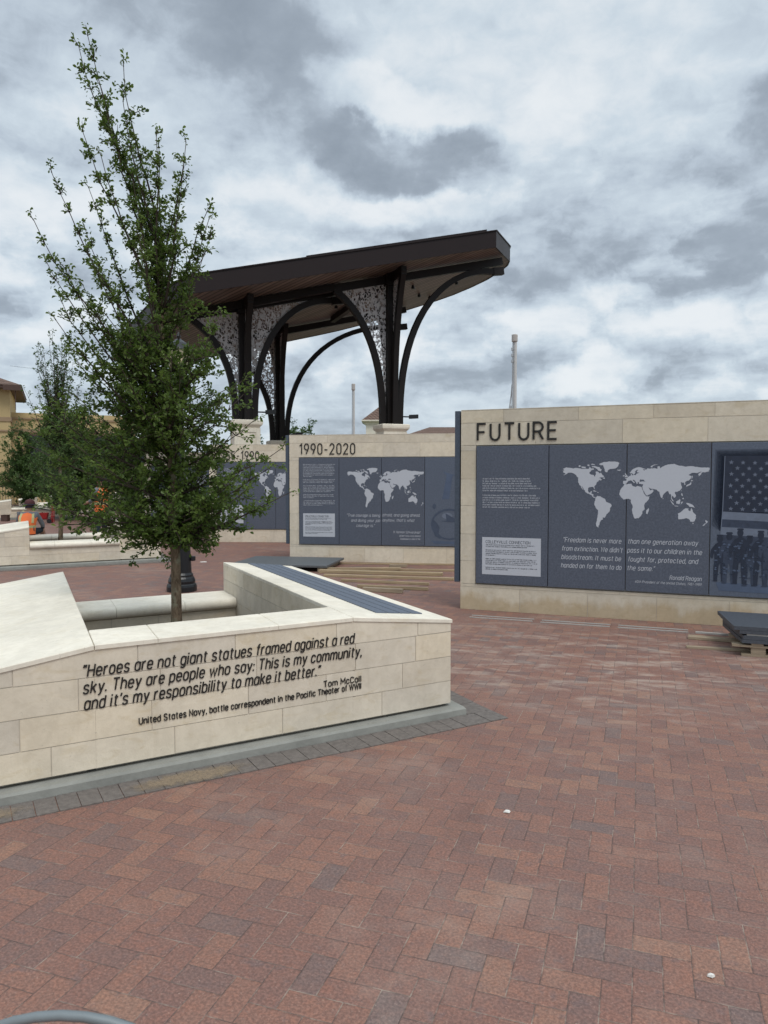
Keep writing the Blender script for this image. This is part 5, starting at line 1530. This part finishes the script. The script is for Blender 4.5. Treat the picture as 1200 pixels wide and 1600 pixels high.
# ------------------------------------------------------------------ people
def skin_body(name, joints, bones, parent, m_list, pick):
    me = bpy.data.meshes.new(name)
    names = list(joints)
    me.from_pydata([joints[k][0] for k in names], [(names.index(a), names.index(b_)) for a, b_ in bones], [])
    o = bpy.data.objects.new(name, me); COL.objects.link(o)
    md = o.modifiers.new('skin', 'SKIN'); md.use_smooth_shade = True
    for i, k in enumerate(names):
        r_ = joints[k][1]
        sv_ = me.skin_vertices[0].data[i]
        sv_.radius = (r_, r_) if not isinstance(r_, tuple) else r_
        sv_.use_root = (k == 'pelvis')
    o.modifiers.new('sub', 'SUBSURF').levels = 2
    o.modifiers['sub'].render_levels = 2
    dg = bpy.context.evaluated_depsgraph_get(); dg.update()
    nm = bpy.data.meshes.new_from_object(o.evaluated_get(dg))
    bpy.data.objects.remove(o)
    for m_ in m_list: nm.materials.append(m_)
    for p in nm.polygons: p.material_index = pick(p.center); p.use_smooth = True
    return link(name, nm, parent)


def add_hand(j, bn, wrist, dir_, side, tag_):
    w_ = Vector(j[wrist][0]); d_ = Vector(dir_).normalized(); sd = Vector(side).normalized(); dn = d_.cross(sd)
    palm = w_ + d_ * .075
    j[tag_ + 'palm'] = (tuple(palm), (.036, .02)); bn.append((wrist, tag_ + 'palm'))
    for k, ln in enumerate((.065, .075, .07, .055)):
        off = sd * (.030 - .02 * k)
        a_ = palm + off + d_ * .02; b_ = a_ + d_ * ln * .55; c_ = b_ + (d_ * .75 + dn * .5).normalized() * ln * .45
        for q, pnt in (('a', a_), ('b', b_), ('c', c_)): j[tag_ + str(k) + q] = (tuple(pnt), .0088)
        bn += [(tag_ + 'palm', tag_ + str(k) + 'a'), (tag_ + str(k) + 'a', tag_ + str(k) + 'b'), (tag_ + str(k) + 'b', tag_ + str(k) + 'c')]
    t1 = w_ + d_ * .035 + sd * .035; t2 = t1 + (d_ * .7 + sd * .6).normalized() * .04
    j[tag_ + 't1'] = (tuple(t1), .011); j[tag_ + 't2'] = (tuple(t2), .009)
    bn += [(wrist, tag_ + 't1'), (tag_ + 't1', tag_ + 't2')]


def person(label, loc, rz, seated):
    root = thing('person', label, 'person', loc, rz, 'site workers in hi-vis vests')
    if seated:
        J = {'pelvis': ((0, 0, .09), (.15, .11)), 'waist': ((0, .05, .22), (.14, .105)), 'chest': ((0, .13, .36), (.155, .11)), 'neckb': ((0, .20, .46), .075), 'neck': ((0, .235, .505), .055), 'head': ((0, .265, .57), (.075, .09)), 'crown': ((0, .275, .65), (.07, .085)),
             'shL': ((-.17, .155, .42), .062), 'elL': ((-.25, .28, .20), .046), 'wrL': ((-.14, .46, .13), .030), 'shR': ((.17, .155, .42), .062), 'elR': ((.25, .28, .18), .046), 'wrR': ((.18, .46, .06), .030),
             'hiL': ((-.10, .02, .06), .09), 'knL': ((-.14, .43, .08), .062), 'anL': ((-.13, .48, -.36), .042), 'toL': ((-.14, .62, -.41), .038),
             'hiR': ((.10, .02, .06), .09), 'knR': ((.20, .40, .08), .062), 'anR': ((.24, .50, -.36), .042), 'toR': ((.27, .63, -.41), .038)}
        vest_rings = [((0, -.0, .02), .175, .135), ((0, .03, .14), .168, .13), ((0, .07, .25), .172, .128), ((0, .125, .36), .192, .135), ((0, .165, .42), .185, .12), ((0, .20, .47), .10, .09)]
        hd = Vector((0, .272, .60)); tilt = -.25
    else:
        J = {'pelvis': ((0, 0, .95), (.145, .105)), 'waist': ((0, 0, 1.10), (.135, .10)), 'chest': ((0, 0, 1.28), (.155, .11)), 'neckb': ((0, .01, 1.42), .075), 'neck': ((0, .02, 1.48), .055), 'head': ((0, .035, 1.57), (.075, .09)), 'crown': ((0, .03, 1.66), (.07, .085)),
             'shL': ((-.18, 0, 1.38), .062), 'elL': ((-.25, .05, 1.12), .046), 'wrL': ((-.20, .26, 1.05), .030), 'shR': ((.18, 0, 1.38), .062), 'elR': ((.24, .06, 1.12), .046), 'wrR': ((.20, .27, 1.08), .030),
             'hiL': ((-.10, 0, .88), .092), 'knL': ((-.11, .02, .48), .062), 'anL': ((-.11, -.02, .09), .042), 'toL': ((-.12, .13, .045), .038),
             'hiR': ((.10, 0, .88), .092), 'knR': ((.12, .03, .48), .062), 'anR': ((.13, .0, .09), .042), 'toR': ((.14, .15, .045), .038)}
        vest_rings = [((0, 0, .86), .18, .135), ((0, 0, 1.0), .172, .13), ((0, 0, 1.15), .172, .128), ((0, 0, 1.28), .19, .135), ((0, .005, 1.38), .185, .12), ((0, .01, 1.44), .10, .09)]
        hd = Vector((0, .035, 1.61)); tilt = 0
    B = [('pelvis', 'waist'), ('waist', 'chest'), ('chest', 'neckb'), ('neckb', 'neck'), ('neck', 'head'), ('head', 'crown')]
    for s_ in 'LR': B += [('chest', 'sh' + s_), ('sh' + s_, 'el' + s_), ('el' + s_, 'wr' + s_), ('pelvis', 'hi' + s_), ('hi' + s_, 'kn' + s_), ('kn' + s_, 'an' + s_), ('an' + s_, 'to' + s_)]
    for s_, sg in (('L', 1), ('R', -1)):
        d_ = Vector(J['wr' + s_][0]) - Vector(J['el' + s_][0])
        add_hand(J, B, 'wr' + s_, d_, (sg, 0, .2), 'hand' + s_)
    nz = J['neckb'][0][2] + .02; pz = J['pelvis'][0][2] + .05
    wrs = [Vector(J['wr' + s_][0]) for s_ in 'LR']
    def pick(c):
        if c.z > nz: return 0
        if min((c - q).length for q in wrs) < .15: return 0
        return 2 if c.z < pz or c.y > .30 and seated and c.z < .2 and min((c - q).length for q in wrs) > .2 else 1
    skin_body('body', J, B, root, [M['skin'], M['cloth'], M['pants']], pick)
    vb = MB(); k = 20
    rs = []
    for c_, rx, ry in vest_rings: rs.append([(c_[0] + rx * math.cos(2 * math.pi * q / k), c_[1] + ry * math.sin(2 * math.pi * q / k), c_[2]) for q in range(k)])
    vb.rings(rs, False, False)
    v_ = vb.build('vest', M['orange'], root, True)
    sb_ = MB()
    for i0, t0, t1 in ((1, .0, .32), ):
        a, b_ = vest_rings[i0], vest_rings[i0 + 1]
        def lr(t_, g_): return [(a[0][0] * (1 - t_) + b_[0][0] * t_ + (a[1] * (1 - t_) + b_[1] * t_ + g_) * math.cos(2 * math.pi * q / k), a[0][1] * (1 - t_) + b_[0][1] * t_ + (a[2] * (1 - t_) + b_[2] * t_ + g_) * math.sin(2 * math.pi * q / k), a[0][2] * (1 - t_) + b_[0][2] * t_) for q in range(k)]
        sb_.rings([lr(.1, .004), lr(.55, .004)], False, False)
    for sg in (-1, 1):       # braces over the shoulders
        a, b_, c_ = vest_rings[2], vest_rings[3], vest_rings[4]
        pp = [Vector((sg * a[1] * .72, a[0][1] - a[2] * .74, a[0][2])), Vector((sg * b_[1] * .66, b_[0][1] - b_[2] * .80, b_[0][2])), Vector((sg * c_[1] * .62, c_[0][1] - c_[2] * .80, c_[0][2])), Vector((sg * .10, c_[0][1] + .01, c_[0][2] + .075))]
        sb_.bar(pp, .045, .012, (1, 0, 0))
    sb_.build('reflective_strips', M['lime'], v_)
    hb = MB(); k = 18
    def hr_(r_, dz, fy=0): return [(hd.x + r_ * math.cos(2 * math.pi * q / k), hd.y + fy + r_ * 1.15 * math.sin(2 * math.pi * q / k) , hd.z + dz + tilt * .35 * r_ * math.sin(2 * math.pi * q / k)) for q in range(k)]
    hb.rings([hr_(.150, .012), hr_(.15, .022), hr_(.10, .035)], True, False)
    ho = hb.build('hat', M['hat'], root)
    cb = MB(); cb.rings([hr_(.10, .0), hr_(.101, .06), hr_(.085, .105), hr_(.05, .13), hr_(.012, .138)], False, True); cb.build('hat_crown', M['hatred'], ho, True)
    hb = MB(); hb.rings([hr_(.085, -.05, -.012), hr_(.088, .0, -.012)], False, False); hb.build('hair', M['hat'], root, True)
    fb = MB(); fd = hd + Vector((0, .088, -.04))
    fb.rings([[(fd.x + i * .012, fd.y + y_, fd.z + z_) for i in (-1, 0, 1)] for y_, z_ in ((0, -.02), (.022, -.022), (.0, .02))], True, True); fb.build('nose', M['skin'], root)
    eb_ = MB()
    for sx in (-.03, .03): eb_.lathe([(.003, fd.z + .02), (.009, fd.z + .026), (.003, fd.z + .032)], fd.x + sx, fd.y - .004, 8)
    eb_.box(fd.x - .022, fd.x + .022, fd.y - .012, fd.y - .002, fd.z - .055, fd.z - .048); eb_.build('eyes_and_mouth', M['hat'], root)
    rb_ = MB()
    for sx in (-1, 1): rb_.lathe([(.008, hd.z - .07), (.016, hd.z - .055), (.016, hd.z - .03), (.008, hd.z - .02)], hd.x + sx * .084, hd.y, 8)
    rb_.build('ears', M['skin'], root)
    return root


person('person in orange vest and dark cap sitting with back turned on the planter ledge', (-7.44, 15.42, .452), R(10), True)
person('person in orange vest standing far behind, mostly hidden by the oak foliage', (-6.55, 17.2, .003), R(70), False)
